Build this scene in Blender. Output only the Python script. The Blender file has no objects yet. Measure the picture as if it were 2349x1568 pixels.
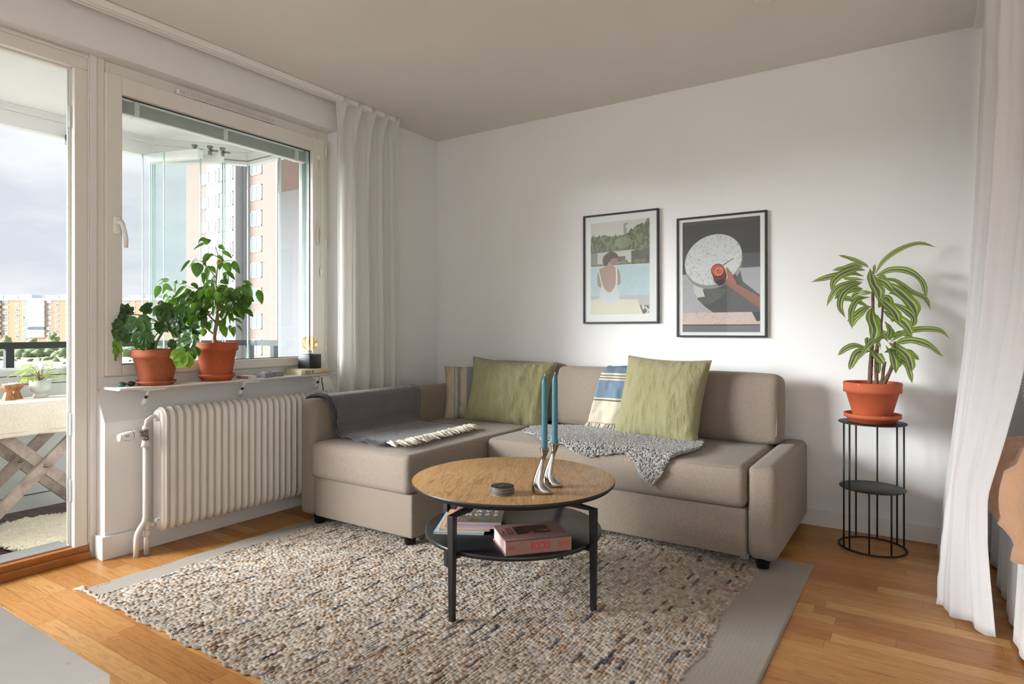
import bpy, bmesh, math, random
import numpy as np
from math import sin, cos, pi, radians, sqrt
from mathutils import Vector, Matrix, noise
random.seed(7); RNG = np.random.default_rng(5)
scene = bpy.context.scene
COL = scene.collection

# ------------------------------------------------------------------ helpers
def srgb(h):
    if isinstance(h, str):
        h = h.lstrip('#'); h = [int(h[i:i+2], 16)/255 for i in (0, 2, 4)]
    return tuple(c/12.92 if c <= .04045 else ((c+.055)/1.055)**2.4 for c in h[:3])

class NT:
    """small node-tree helper"""
    def __init__(s, name):
        s.m = bpy.data.materials.new(name); s.m.use_nodes = True
        s.t = s.m.node_tree; s.n = s.t.nodes
        s.b = s.n['Principled BSDF']; s.out = s.n['Material Output']
    def add(s, typ, **k):
        n = s.n.new('ShaderNode'+typ)
        for a, v in k.items():
            if a in n.bl_rna.properties.keys(): setattr(n, a, v)
            else: n.inputs[a.replace('_', ' ')].default_value = v
        return n
    def l(s, a, b): s.t.links.new(a, b)
    def set(s, **k):
        for a, v in k.items(): s.b.inputs[a.replace('_', ' ')].default_value = v
    def coord(s, which='Object', scale=(1, 1, 1), rot=(0, 0, 0)):
        c = s.add('TexCoord'); m = s.add('Mapping')
        m.inputs['Scale'].default_value = scale; m.inputs['Rotation'].default_value = rot
        s.l(c.outputs[which], m.inputs['Vector']); return m.outputs['Vector']
    def noise(s, vec, scale, detail=3, rough=.5, out='Fac'):
        n = s.add('TexNoise'); n.inputs['Scale'].default_value = scale
        n.inputs['Detail'].default_value = detail; n.inputs['Roughness'].default_value = rough
        if vec: s.l(vec, n.inputs['Vector'])
        return n.outputs[out]
    def math(s, op, a, b=None, c=None):
        n = s.add('Math'); n.operation = op
        for i, v in enumerate((a, b, c)):
            if v is None: continue
            if isinstance(v, (int, float)): n.inputs[i].default_value = v
            else: s.l(v, n.inputs[i])
        return n.outputs[0]
    def ramp(s, fac, stops, interp='LINEAR'):
        r = s.add('ValToRGB'); cr = r.color_ramp; cr.interpolation = interp
        while len(cr.elements) < len(stops): cr.elements.new(.5)
        for e, (p, c) in zip(cr.elements, stops):
            e.position = p; e.color = (*c, 1) if len(c) == 3 else c
        s.l(fac, r.inputs[0]); return r.outputs[0]
    def mix(s, fac, a, b, mode='MIX'):
        n = s.add('Mix'); n.data_type = 'RGBA'; n.blend_type = mode
        for i, v in ((0, fac), (6, a), (7, b)):
            if isinstance(v, (int, float)): n.inputs[i].default_value = v
            elif isinstance(v, tuple): n.inputs[i].default_value = (*v[:3], 1)
            else: s.l(v, n.inputs[i])
        return n.outputs[2]
    def bump(s, h, strength=.3, dist=.002):
        b = s.add('Bump'); b.inputs['Strength'].default_value = strength
        b.inputs['Distance'].default_value = dist
        s.l(h, b.inputs['Height']); s.l(b.outputs[0], s.b.inputs['Normal'])
    def color(s, c):
        if isinstance(c, tuple): s.b.inputs['Base Color'].default_value = (*c[:3], 1)
        else: s.l(c, s.b.inputs['Base Color'])

def plain(name, col, rough=.5, metal=0, var=.06, nscale=8, bump=0, bscale=60, bdist=.001, **k):
    t = NT(name); c = srgb(col) if isinstance(col, str) else col
    v = t.coord()
    if var:
        lo = tuple(max(0, x*(1-var)) for x in c); hi = tuple(min(1, x*(1+var)) for x in c)
        t.color(t.ramp(t.noise(v, nscale), [(.3, lo), (.7, hi)]))
    else: t.color(c)
    t.set(Roughness=rough, Metallic=metal, **k)
    if bump: t.bump(t.noise(v, bscale, 4), bump, bdist)
    return t.m

def fabric(name, col, wscale=900, var=.08, bump=.25, dist=.0012, fleck=.10, sheen=.3, rough=.9, crease=None):
    t = NT(name); c = srgb(col); v = t.coord()
    n1 = t.noise(v, 3, 3); n2 = t.noise(v, wscale*.35, 2, .7)
    a = t.ramp(n1, [(.3, tuple(x*(1-var) for x in c)), (.7, tuple(min(1, x*(1+var)) for x in c))])
    b = t.ramp(n2, [(.35, tuple([1-fleck*1.5]*3)), (.65, tuple([1+fleck*.5]*3))])
    t.color(t.mix(1.0, a, b, 'MULTIPLY'))
    t.set(Roughness=rough, Sheen_Weight=sheen, Specular_IOR_Level=.2)
    w1 = t.noise(v, wscale*.5, 2, .6)
    h = w1
    if crease:
        v2 = t.coord('Object', crease)
        h = t.math('MULTIPLY_ADD', t.noise(v2, 1, 5, .6), 6.0, w1)
    t.bump(h, bump, dist)
    return t.m

def glass(name, tint=(.97, .99, .98), refl=1.0, reflection_veil=0.0):
    t = NT(name)
    tr = t.add('BsdfTransparent'); tr.inputs[0].default_value = (*tint, 1)
    gl = t.add('BsdfGlossy'); gl.inputs['Roughness'].default_value = .01
    fr = t.add('Fresnel'); fr.inputs['IOR'].default_value = 1.3
    f = t.math('MULTIPLY', fr.outputs[0], refl)
    mx = t.add('MixShader'); t.l(f, mx.inputs[0]); t.l(tr.outputs[0], mx.inputs[1]); t.l(gl.outputs[0], mx.inputs[2])
    last = mx.outputs[0]
    if reflection_veil:  # whitish reflection imitated by a pale diffuse and translucent mix
        df = t.add('BsdfTranslucent'); df.inputs[0].default_value = (.5, .52, .55, 1)
        d2 = t.add('BsdfDiffuse'); d2.inputs[0].default_value = (.5, .52, .55, 1)
        a = t.add('MixShader'); a.inputs[0].default_value = .5; t.l(df.outputs[0], a.inputs[1]); t.l(d2.outputs[0], a.inputs[2])
        m2 = t.add('MixShader'); m2.inputs[0].default_value = reflection_veil
        t.l(last, m2.inputs[1]); t.l(a.outputs[0], m2.inputs[2]); last = m2.outputs[0]
    t.l(last, t.out.inputs['Surface'])
    return t.m

def cloth_translucent(name, col, trans=.4, transp=.0, wscale=700, bump=.15):
    t = NT(name); c = srgb(col); v = t.coord()
    cc = t.ramp(t.noise(v, wscale*.4, 2), [(.3, tuple(x*.94 for x in c)), (.7, c)])
    t.color(cc); t.set(Roughness=.9, Specular_IOR_Level=.1)
    t.bump(t.noise(v, wscale, 2), bump, .0008)
    tl = t.add('BsdfTranslucent'); t.l(cc, tl.inputs[0])
    m = t.add('MixShader'); m.inputs[0].default_value = trans
    t.l(t.b.outputs[0], m.inputs[1]); t.l(tl.outputs[0], m.inputs[2]); last = m.outputs[0]
    if transp:
        tp = t.add('BsdfTransparent'); m2 = t.add('MixShader'); m2.inputs[0].default_value = transp
        t.l(last, m2.inputs[1]); t.l(tp.outputs[0], m2.inputs[2]); last = m2.outputs[0]
    t.l(last, t.out.inputs['Surface'])
    return t.m

def leafmat(name, dark, light, stripe=None, edge=None, trans=.25, rough=.35, amount=1.0):
    """UV: u across the leaf (0..1), v along"""
    t = NT(name); cd, cl = srgb(dark), srgb(light)
    v = t.coord('Object')
    base = t.ramp(t.noise(v, 9, 2), [(.32, cd), (.68, cl)])
    uv = t.add('UVMap'); sep = t.add('SeparateXYZ'); t.l(uv.outputs[0], sep.inputs[0])
    u = t.math('ABSOLUTE', t.math('SUBTRACT', sep.outputs[0], .5))
    if stripe:
        st = t.ramp(u, [(0, srgb(stripe[0])), (.13, srgb(stripe[0])), (.16, srgb(stripe[1])), (.235, srgb(stripe[1])), (.28, srgb(stripe[2])), (.5, srgb(stripe[2]))])
        base = t.mix(.82, base, st)
    else:
        rib = t.ramp(u, [(0, (1.5, 1.6, 1.2)), (.02, (1.4, 1.5, 1.2)), (.05, (1, 1, 1))])
        base = t.mix(1.0, base, rib, 'MULTIPLY')
    t.color(base); t.set(Roughness=rough)
    tl = t.add('BsdfTranslucent'); t.l(t.mix(1.0, base, (1.25, 1.35, .6), 'MULTIPLY'), tl.inputs[0])
    m = t.add('MixShader'); m.inputs[0].default_value = trans
    t.l(t.b.outputs[0], m.inputs[1]); t.l(tl.outputs[0], m.inputs[2]); t.l(m.outputs[0], t.out.inputs['Surface'])
    return t.m

class MB:
    def __init__(s): s.v = []; s.f = []; s.mi = []; s.uv = {}; s.sm = []
    def add(s, vs, fs, mi=0, smooth=True, uvs=None):
        o = len(s.v); s.v += [tuple(x) for x in vs]
        for k, f in enumerate(fs):
            s.f.append(tuple(o+i for i in f)); s.mi.append(mi); s.sm.append(smooth)
        if uvs is not None:
            for i, q in enumerate(uvs): s.uv[o+i] = q
        return s
    def box(s, lo, hi, mi=0, M=None):
        x0, y0, z0 = lo; x1, y1, z1 = hi
        vs = [Vector(p) for p in ((x0,y0,z0),(x1,y0,z0),(x1,y1,z0),(x0,y1,z0),(x0,y0,z1),(x1,y0,z1),(x1,y1,z1),(x0,y1,z1))]
        if M is not None: vs = [M @ p for p in vs]
        return s.add(vs, [(0,3,2,1),(4,5,6,7),(0,1,5,4),(1,2,6,5),(2,3,7,6),(3,0,4,7)], mi, False)
    def rbox(s, lo, hi, r=.02, n=3, mi=0, M=None, puff=0):
        """rounded box (optionally puffed faces)"""
        lo = Vector(lo); hi = Vector(hi); c = (lo+hi)/2; h = (hi-lo)/2
        r = min(r, min(h)*.98)
        def axis(hh, steps):
            a = [-hh+r*(1-cos(pi/2*i/n)) for i in range(n)]
            m = [(-hh+r)+(2*(hh-r))*i/steps for i in range(steps+1)]
            b = [-x for x in reversed(a)]
            return a+m+b
        st = 6 if puff else 1
        ax = [axis(h[i], st) for i in range(3)]
        vid = {}; vs = []; fs = []
        def vert(p):
            k = tuple(round(x, 6) for x in p)
            if k in vid: return vid[k]
            q = Vector(p); core = Vector([max(-(h[i]-r), min(h[i]-r, q[i])) for i in range(3)])
            d = q-core
            # project to the rounded surface
            if d.length > 1e-9: q = core+d.normalized()*r
            if puff:
                for i in range(3):
                    j, k2 = (i+1) % 3, (i+2) % 3
                    w = (1-(q[j]/h[j])**2)*(1-(q[k2]/h[k2])**2)
                    if abs(q[i]) > h[i]*.6: q[i] += (puff if isinstance(puff, (int, float)) else puff[i])*max(0, w)*(1 if q[i] > 0 else -1)
            q = q+c
            if M is not None: q = M @ q
            vid[k] = len(vs); vs.append(q); return vid[k]
        for i in range(3):
            j, k = (i+1) % 3, (i+2) % 3
            for sgn in (-1, 1):
                for a in range(len(ax[j])-1):
                    for b in range(len(ax[k])-1):
                        q = []
                        for (aa, bb) in ((a, b), (a+1, b), (a+1, b+1), (a, b+1)):
                            p = [0, 0, 0]; p[i] = sgn*h[i]; p[j] = ax[j][aa]; p[k] = ax[k][bb]; q.append(vert(p))
                        if sgn < 0: q.reverse()
                        if len(set(q)) >= 3: fs.append(tuple(dict.fromkeys(q)))
        return s.add(vs, fs, mi, True)
    def prism(s, pts, axis, a, b, mi=0, smooth=False):
        """2-D polygon extruded along an axis; pts in the other two axes' order"""
        def mk(p, t):
            if axis == 'x': return (t, p[0], p[1])
            if axis == 'y': return (p[0], t, p[1])
            return (p[0], p[1], t)
        n = len(pts); vs = [mk(p, a) for p in pts]+[mk(p, b) for p in pts]
        fs = [tuple(reversed(range(n))), tuple(range(n, 2*n))]+[(i, (i+1) % n, (i+1) % n+n, i+n) for i in range(n)]
        return s.add(vs, fs, mi, smooth)
    def tube(s, pts, r, n=8, mi=0, caps=True, closed=False, square=False):
        pts = [Vector(p) for p in pts]; m = len(pts)
        rr = r if isinstance(r, (list, tuple)) else [r]*m
        vs = []; fs = []; up = None
        for i, p in enumerate(pts):
            if closed: t = pts[(i+1) % m]-pts[i-1]
            else: t = (pts[min(i+1, m-1)]-pts[max(i-1, 0)])
            t = t.normalized() if t.length > 1e-9 else Vector((0, 0, 1))
            if up is None:
                up = Vector((0, 0, 1)) if abs(t.z) < .9 else Vector((1, 0, 0))
            a = (up-t*up.dot(t)); a = a.normalized() if a.length > 1e-6 else t.orthogonal().normalized()
            up = a; b = t.cross(a)
            k = 1.0
            if 0 < i < m-1 and not closed:
                d = (pts[i]-pts[i-1]).normalized().dot((pts[i+1]-pts[i]).normalized()); k = 1/max(.5, sqrt((1+d)/2))
            for j in range(n):
                th = 2*pi*(j+.5)/n
                vs.append(p+(a*cos(th)+b*sin(th))*rr[i]*(sqrt(2) if square else 1)*(k if square else 1))
        for i in range(m if closed else m-1):
            i2 = (i+1) % m
            for j in range(n): fs.append((i*n+j, i*n+(j+1) % n, i2*n+(j+1) % n, i2*n+j))
        if caps and not closed:
            fs.append(tuple(reversed(range(n)))); fs.append(tuple((m-1)*n+j for j in range(n)))
        return s.add(vs, fs, mi, not square)
    def lathe(s, prof, c=(0, 0, 0), n=32, mi=0, M=None, cap=False):
        vs = []; fs = []
        for (r, z) in prof:
            for j in range(n):
                a = 2*pi*j/n; q = Vector((r*cos(a), r*sin(a), z))
                q = (M @ q) if M is not None else q
                vs.append(q+Vector(c))
        for i in range(len(prof)-1):
            for j in range(n): fs.append((i*n+j, i*n+(j+1) % n, (i+1)*n+(j+1) % n, (i+1)*n+j))
        if cap:
            fs.append(tuple(reversed(range(n)))); fs.append(tuple((len(prof)-1)*n+j for j in range(n)))
        return s.add(vs, fs, mi, True)
    def grid(s, P, mi=0, closed_u=False):
        """P[i][j] -> vec ; UVs i->u, j->v"""
        nu, nv = len(P), len(P[0]); vs = []; uvs = []; fs = []
        for i in range(nu):
            for j in range(nv): vs.append(P[i][j]); uvs.append((i/(nu-1), j/(nv-1)))
        for i in range(nu-1):
            for j in range(nv-1): fs.append((i*nv+j, (i+1)*nv+j, (i+1)*nv+j+1, i*nv+j+1))
        return s.add(vs, fs, mi, True, uvs)
    def build(s, name, mats, parent=None, bevel=0, thick=0, subsurf=0, split=None, flat=False):
        me = bpy.data.meshes.new(name); me.from_pydata([tuple(v) for v in s.v], [], s.f)
        mats = mats if isinstance(mats, (list, tuple)) else [mats]
        for m in mats: me.materials.append(m)
        me.polygons.foreach_set('material_index', s.mi)
        me.polygons.foreach_set('use_smooth', [False]*len(s.f) if flat else s.sm)
        if s.uv:
            ul = me.uv_layers.new(name='UVMap')
            li = np.zeros(len(me.loops), dtype=np.int32); me.loops.foreach_get('vertex_index', li)
            arr = np.zeros((len(s.v), 2), dtype=np.float32)
            for k, q in s.uv.items(): arr[k] = q
            ul.data.foreach_set('uv', arr[li].ravel())
        me.update()
        o = bpy.data.objects.new(name, me); COL.objects.link(o)
        if parent is not None:
            o.parent = parent; o.matrix_parent_inverse = Matrix.Translation(-PLOC.get(parent.name, Vector((0, 0, 0))))
        if bevel:
            b = o.modifiers.new('bevel', 'BEVEL'); b.width = bevel; b.segments = 2; b.limit_method = 'ANGLE'; b.angle_limit = radians(40)
        if thick:
            b = o.modifiers.new('solid', 'SOLIDIFY'); b.thickness = thick; b.offset = 0
        if subsurf:
            b = o.modifiers.new('sub', 'SUBSURF'); b.levels = subsurf; b.render_levels = subsurf
        return o
PLOC = {}
def thing(name, loc, label=None, cat=None, group=None):
    o = bpy.data.objects.new(name, None); COL.objects.link(o); o.location = loc
    o.empty_display_size = .05
    PLOC[o.name] = Vector(loc)
    tag(o, label, cat, group); return o
def tag(o, label=None, cat=None, group=None, kind=None):
    if label: o['label'] = label
    if cat: o['category'] = cat
    if group: o['group'] = group
    if kind: o['kind'] = kind
    return o
def struct(o): o['kind'] = 'structure'; return o
def dup(root, delta=(0, 0, 0), label=None):
    def cp(o, par):
        c = o.copy(); COL.objects.link(c)
        if par is not None: c.parent = par
        for ch in list(o.children):
            if ch not in new: new.append(cp(ch, c))
        return c
    new = []
    r = cp(root, None); r.location = root.location+Vector(delta)
    if label: r['label'] = label
    return r
def text_obj(name, body, size, M, m, parent, ext=.0003, sx=1.0, bold=0):
    cu = bpy.data.curves.new('t', 'FONT'); cu.body = body; cu.size = size; cu.extrude = ext; cu.offset = bold
    cu.align_x = 'CENTER'; cu.align_y = 'CENTER'
    tmp = bpy.data.objects.new('t', cu); COL.objects.link(tmp)
    bpy.context.view_layer.update()
    me = bpy.data.meshes.new_from_object(tmp.evaluated_get(bpy.context.evaluated_depsgraph_get()))
    bpy.data.objects.remove(tmp)
    me.transform(M @ Matrix.Diagonal((sx, 1, 1, 1)))
    me.materials.clear(); me.materials.append(m)
    o = bpy.data.objects.new(name, me); COL.objects.link(o)
    if parent is not None:
        o.parent = parent; o.matrix_parent_inverse = Matrix.Translation(-PLOC.get(parent.name, Vector((0, 0, 0))))
    return o
# view-aligned measuring frame used only to lay the plants out
RV = Vector((.836, .549, 0)); DV = Vector((-.549, .836, 0)); UP = Vector((0, 0, 1))

# ------------------------------------------------------------------ camera
cam = bpy.data.cameras.new('camera'); camo = bpy.data.objects.new('camera', cam); COL.objects.link(camo)
cam.sensor_width = 36; cam.lens = 36*1434/2349; cam.shift_y = -27/2349; cam.clip_end = 2000; cam.clip_start = .05
camo.location = (3.128, -3.713, 1.048); camo.rotation_euler = (pi/2, 0, math.atan2(.549, .836))
scene.camera = camo
scene.cycles.transparent_max_bounces = 32

# ------------------------------------------------------------------ materials
M = {}
M['wall'] = plain('painted_wall', '#e6e6e5', .85, var=.015, nscale=2, bump=.12, bscale=220, bdist=.0008)
M['ceiling'] = plain('ceiling_paint', '#e2dfda', .9, var=.015, nscale=2, bump=.1, bscale=160, bdist=.0008)
M['trim'] = plain('white_trim_paint', '#e3e2df', .45, var=.01)
M['frame'] = plain('window_frame_paint', '#e0ded6', .4, var=.01)
M['alu'] = plain('brushed_aluminium', '#c9cdd2', .35, .7, var=.02)
M['black'] = plain('black_powder_coat', '#141415', .45, 0, var=.1)
M['blackmetal'] = plain('black_stand_metal', '#161617', .5, 0, var=.08)
M['dark'] = plain('dark_rubber', '#111112', .7, 0)
M['chrome'] = plain('polished_steel', '#aaa7a4', .06, 1, var=0)
M['nickel'] = plain('nickel_valve', '#8f8882', .3, .9, var=.05)
M['white'] = plain('white_plastic', '#ecebe8', .35, var=.01)
M['radiator'] = plain('radiator_enamel', '#d6d2cb', .35, var=.015)
M['sofa'] = fabric('beige_woven_upholstery', '#8b7f72', 700, var=.03, bump=.5, dist=.0012, fleck=.14, sheen=.15)
M['sofa2'] = fabric('beige_cushion_upholstery', '#8d8175', 700, var=.03, bump=.5, dist=.0012, fleck=.14, sheen=.15)
M['glass'] = glass('window_glass', (.985, .995, .99), .8)
M['bglass'] = glass('balcony_glass', (.975, .99, .985), 0, .035)  # no gloss; the panes' whitish reflection is painted in as a faint pale mix
M['reflection_veil'] = glass('painted_reflection_glass', (.96, .98, .99), 0, .30)  # bright sky reflection painted as a pale translucent layer
M['gedge'] = plain('glass_edge_seal', '#b9cdc8', .3, var=.02)
M['linen'] = cloth_translucent('white_linen_curtain', '#fbfbf8', .68, .03)
M['sheer'] = cloth_translucent('white_sheer_curtain', '#f2f0f0', .35, .10)
M['soil'] = plain('potting_soil', '#3a2c22', .95, bump=.8, bscale=120, bdist=.006, var=.4, nscale=90)

def terracotta(name, col, dirty=0):
    t = NT(name); c = srgb(col); v = t.coord()
    base = t.ramp(t.noise(v, 7, 4), [(.3, tuple(x*.88 for x in c)), (.7, tuple(min(1, x*1.08) for x in c))])
    if dirty:
        g = t.noise(v, 14, 5, .7); base = t.mix(t.ramp(g, [(.42, (0, 0, 0)), (.75, (.55, .55, .55))]), base, srgb('#6d3a26'))
    fl = t.noise(v, 60, 2); base = t.mix(t.ramp(fl, [(.70, (0, 0, 0)), (.76, (.35, .35, .35))]), base, srgb('#d8a58c'))
    t.color(base); t.set(Roughness=.75); t.bump(t.noise(v, 150, 3), .12, .001); return t.m
M['terra'] = terracotta('terracotta_clay', '#b85a36'); M['terra2'] = terracotta('weathered_terracotta', '#a85a38', 1)

def parquet():
    t = NT('oak_parquet'); c = t.add('TexCoord'); sep = t.add('SeparateXYZ'); t.l(c.outputs['Object'], sep.inputs[0])
    x, y = sep.outputs[0], sep.outputs[1]
    row = t.math('FLOOR', t.math('DIVIDE', y, .068))
    w = t.add('TexWhiteNoise'); w.noise_dimensions = '1D'; t.l(row, w.inputs['W'])
    xo = t.math('ADD', t.math('DIVIDE', x, .56), t.math('MULTIPLY', w.outputs['Value'], 5.0))
    col = t.math('FLOOR', xo)
    w2 = t.add('TexWhiteNoise'); w2.noise_dimensions = '2D'
    cb = t.add('CombineXYZ'); t.l(row, cb.inputs[0]); t.l(col, cb.inputs[1]); t.l(cb.outputs[0], w2.inputs['Vector'])
    tone = t.ramp(w2.outputs['Value'], [(0, srgb('#a06a34')), (.35, srgb('#ad783d')), (.7, srgb('#b48248')), (1, srgb('#bf9157'))])
    # grain
    cg = t.add('CombineXYZ'); t.l(t.math('MULTIPLY', x, 1.4), cg.inputs[0])
    t.l(t.math('MULTIPLY', y, 16), cg.inputs[1]); t.l(t.math('MULTIPLY', w2.outputs['Value'], 60), cg.inputs[2])
    g = t.add('TexNoise'); g.inputs['Scale'].default_value = 3; g.inputs['Detail'].default_value = 6; g.inputs['Distortion'].default_value = 1.2
    t.l(cg.outputs[0], g.inputs['Vector'])
    tone = t.mix(1.0, tone, t.ramp(g.outputs[0], [(.3, (.70, .65, .60)), (.42, (.98, .98, .98)), (.5, (1.06, 1.06, 1.06)), (.56, (.82, .78, .74)), (.63, (1.0, 1.0, 1.0)), (.75, (1.1, 1.1, 1.1))]), 'MULTIPLY')
    kn = t.noise(t.coord('Object', (5, 12, 1)), 1.0, 2)
    tone = t.mix(t.ramp(kn, [(.70, (0, 0, 0)), (.76, (.45, .45, .45))]), tone, srgb('#8a5a35'))
    fy = t.math('FRACT', t.math('DIVIDE', y, .068)); fx = t.math('FRACT', xo)
    ey = t.math('MINIMUM', fy, t.math('SUBTRACT', 1, fy)); ex = t.math('MULTIPLY', t.math('MINIMUM', fx, t.math('SUBTRACT', 1, fx)), 8)
    e = t.math('MINIMUM', ey, ex)
    ed = t.ramp(e, [(0, (.62, .55, .5)), (.016, (.8, .76, .72)), (.03, (1, 1, 1))])
    t.color(t.mix(1.0, tone, ed, 'MULTIPLY'))
    t.set(Roughness=.36, Specular_IOR_Level=.45)
    t.l(t.ramp(g.outputs[0], [(.3, (.32,)*3), (.7, (.46,)*3)]), t.b.inputs['Roughness'])
    t.bump(e, .2, .001); return t.m
M['floor'] = parquet()

def oak_top():
    t = NT('oak_table_veneer'); v = t.coord('Object', (1, 1, 1), (0, 0, radians(62)))
    mp = t.add('Mapping'); mp.inputs['Scale'].default_value = (.7, 5.5, 1); t.l(v, mp.inputs['Vector'])
    w = t.add('TexNoise'); w.inputs['Scale'].default_value = 2.2; w.inputs['Detail'].default_value = 2; w.inputs['Distortion'].default_value = .9
    t.l(mp.outputs[0], w.inputs['Vector'])
    rings = t.math('FRACT', t.math('MULTIPLY', w.outputs[0], 8))
    fine = t.noise(mp.outputs[0], 22, 5, .7)
    c = t.ramp(rings, [(0, srgb('#94704a')), (.12, srgb('#ab8657')), (.5, srgb('#b79162')), (.9, srgb('#aa8456')), (1, srgb('#916d46'))])
    c = t.mix(1.0, c, t.ramp(fine, [(.35, (.78, .76, .74)), (.6, (1.08, 1.08, 1.08))]), 'MULTIPLY')
    kn = t.noise(t.coord('Object', (1, 1, 1)), 5.0, 1)
    c = t.mix(t.ramp(kn, [(.72, (0, 0, 0)), (.80, (.5, .5, .5))]), c, srgb('#6b4a35'))
    t.color(c); t.set(Roughness=.38); t.bump(fine, .1, .0008); return t.m
M['oak'] = oak_top()
M['threshold'] = plain('varnished_threshold_wood', '#a5672f', .35, var=.15, nscale=14)
SKY, SUN, EXPO, FILL = 1.15, 21.5, 0.0, 15
# ------------------------------------------------------------------ room shell
H = 2.5; XR = 5.4; YF = -6.4
struct(MB().box((-.12, YF-.2, -.1), (XR+.2, .2, 0)).build('floor', M['floor']))
struct(MB().box((-.25, YF-.2, H), (XR+.2, .2, H+.12)).build('ceiling', M['ceiling']))
struct(MB().box((-.25, 0, 0), (XR+.2, .18, H)).build('wall_back', M['wall']))
DY0, DY1 = -4.15, -2.36      # balcony door opening
w = MB()
w.box((-.25, YF, 2.317), (0, 0, H))                                   # soffit above door and window
w.prism([(-.25, 0), (0, 0), (0, .623), (-.088, .775), (-.088, .826), (-.25, .826)], 'y', -2.345, -.985)   # parapet
w.box((-.25, -.985, 0), (0, 0, 2.317))
w.box((-.25, YF, 0), (0, DY0, 2.317))
struct(w.build('wall_left', M['wall']))
w2 = MB().box((XR, YF, 0), (XR+.18, .2, H))
struct(w2.build('wall_right', M['wall']))
w = MB(); w.box((-.25, YF-.18, 0), (.5, YF, H)); w.box((2.5, YF-.18, 0), (3.1, YF, H)); w.box((5.1, YF-.18, 0), (XR+.2, YF, H))
w.box((.5, YF-.18, 0), (5.1, YF, .6)); w.box((.5, YF-.18, 2.3), (5.1, YF, H))
struct(w.build('wall_front', M['wall']))
for k, (a, b) in enumerate(((.5, 2.5), (3.1, 5.1))):  # unseen rear windows, added to give the room fill light
    wf = MB()
    wf.box((a, YF-.14, .6), (a+.06, YF-.06, 2.3)); wf.box((b-.06, YF-.14, .6), (b, YF-.06, 2.3))
    wf.box((a+.06, YF-.14, .6), (b-.06, YF-.06, .66)); wf.box((a+.06, YF-.14, 2.24), (b-.06, YF-.06, 2.3)); wf.box(((a+b)/2-.03, YF-.14, .66), ((a+b)/2+.03, YF-.06, 2.24))
    struct(wf.build('window_%d' % (k+2), M['frame']))
# baseboards
struct(MB().box((0.0, -2.362, 0), (.016, -.2, .105)).box((-.06, -2.361, 0), (0, -2.345, .105)).build('baseboard_left', M['trim'], bevel=.002))
struct(MB().box((.016, -.016, 0), (XR, 0, .085)).build('baseboard_back', M['trim'], bevel=.002))

# ---- door
d = thing('door_1', (-.09, -2.4, 0)); struct(d)
fr = MB()
fr.box((-.146, -2.433, .06), (-.085, -2.374, 2.243)).box((-.15, DY0, 2.243), (-.085, -2.374, 2.317)).box((-.15, DY0, .06), (-.085, DY0+.06, 2.243))
fr.box((-.083, -2.380, .07), (-.076, -2.374, 2.30)).box((-.083, DY0, 2.296), (-.076, -2.374, 2.306))
fr.build('door_frame', M['frame'], d, bevel=.003)
fi = MB().box((-.146, -2.441, .07), (-.12, -2.433, 2.235)).box((-.146, DY0, 2.235), (-.12, -2.433, 2.243))
fi.build('door_rebate', M['frame'], d, bevel=.001)
MB().box((-.128, -2.446, .075), (-.122, -2.441, 2.235)).build('weather_seal', M['alu'], d)
th = MB().box((-.16, DY0, 0), (-.082, -2.374, .062)).box((-.082, DY0, 0), (-.062, -2.374, .034))
th.build('threshold', M['threshold'], d, bevel=.003)
MB().box((-.25, DY0, .0), (-.16, -2.433, .064)).box((-.16, DY0, .062), (-.118, -2.433, .07)).build('sill_strip', M['alu'], d, bevel=.002)
for z in (2.02, .62, .32):
    MB().box((-.121, -2.4435, z-.05), (-.112, -2.4325, z+.05)).build('strike_plate', M['alu'], d)
# boards between door and window
struct(MB().box((-.146, -2.374, 0), (-.075, -2.345, 2.317)).build('trim_1', M['trim'], bevel=.002))
struct(MB().box((-.15, -2.345, .826), (-.082, -2.311, 2.317)).build('trim_2', M['frame'], bevel=.002))

# ---- window
wn = thing('window_1', (-.1, -1.67, .83)); struct(wn)
def ring(mb, x0, x1, yo0, yo1, zo0, zo1, yi0, yi1, zi0, zi1):
    mb.box((x0, yo0, zo0), (x1, yi0, zo1)); mb.box((x0, yi1, zo0), (x1, yo1, zo1))
    mb.box((x0, yi0, zo0), (x1, yi1, zi0)); mb.box((x0, yi0, zi1), (x1, yi1, zo1)); return mb
ring(MB(), -.17, -.09, -2.345, -.985, .826, 2.317, -2.285, -1.06, .86, 2.225).build('window_frame', M['frame'], wn, bevel=.003)
ring(MB(), -.118, -.065, -2.311, -1.031, .833, 2.258, -2.239, -1.123, .883, 2.174).build('sash', M['frame'], wn, bevel=.004)
ring(MB(), -.100, -.094, -2.241, -1.121, .881, 2.176, -2.236, -1.127, .887, 2.170).build('glazing_gasket', M['dark'], wn)
MB().box((-.098, -2.237, .885), (-.094, -1.125, 2.172)).build('pane', M['glass'], wn)
ring(MB(), -.25, -.17, -2.345, -.985, .80, 2.317, -2.262, -1.085, .835, 2.215).build('outer_casing', plain('outer_casing_blue_grey', '#cfdadd', .4, var=.01), wn, bevel=.003)
MB().box((-.205, -1.112, .84), (-.185, -1.086, 2.21)).build('side_seal', plain('side_seal_green_grey', '#9fb2b0', .4), wn)
h = MB()
h.rbox((-.066, -2.282, 1.50), (-.052, -2.250, 1.585), .012)
h.tube([(-.055, -2.266, 1.555), (-.02, -2.266, 1.555)], .010, 12)
h.tube([(-.022, -2.266, 1.562), (-.014, -2.262, 1.545), (-.010, -2.254, 1.51), (-.011, -2.248, 1.47), (-.016, -2.246, 1.438)], [.010, .0105, .0095, .010, .009], 12)
h.build('window_handle', M['white'], wn)
# hinge strips
for z in (2.19, 1.60, .92):
    MB().tube([(-.06, -1.027, z-.03), (-.06, -1.027, z+.03)], .005, 8).build('hinge', M['white'], wn)
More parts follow.
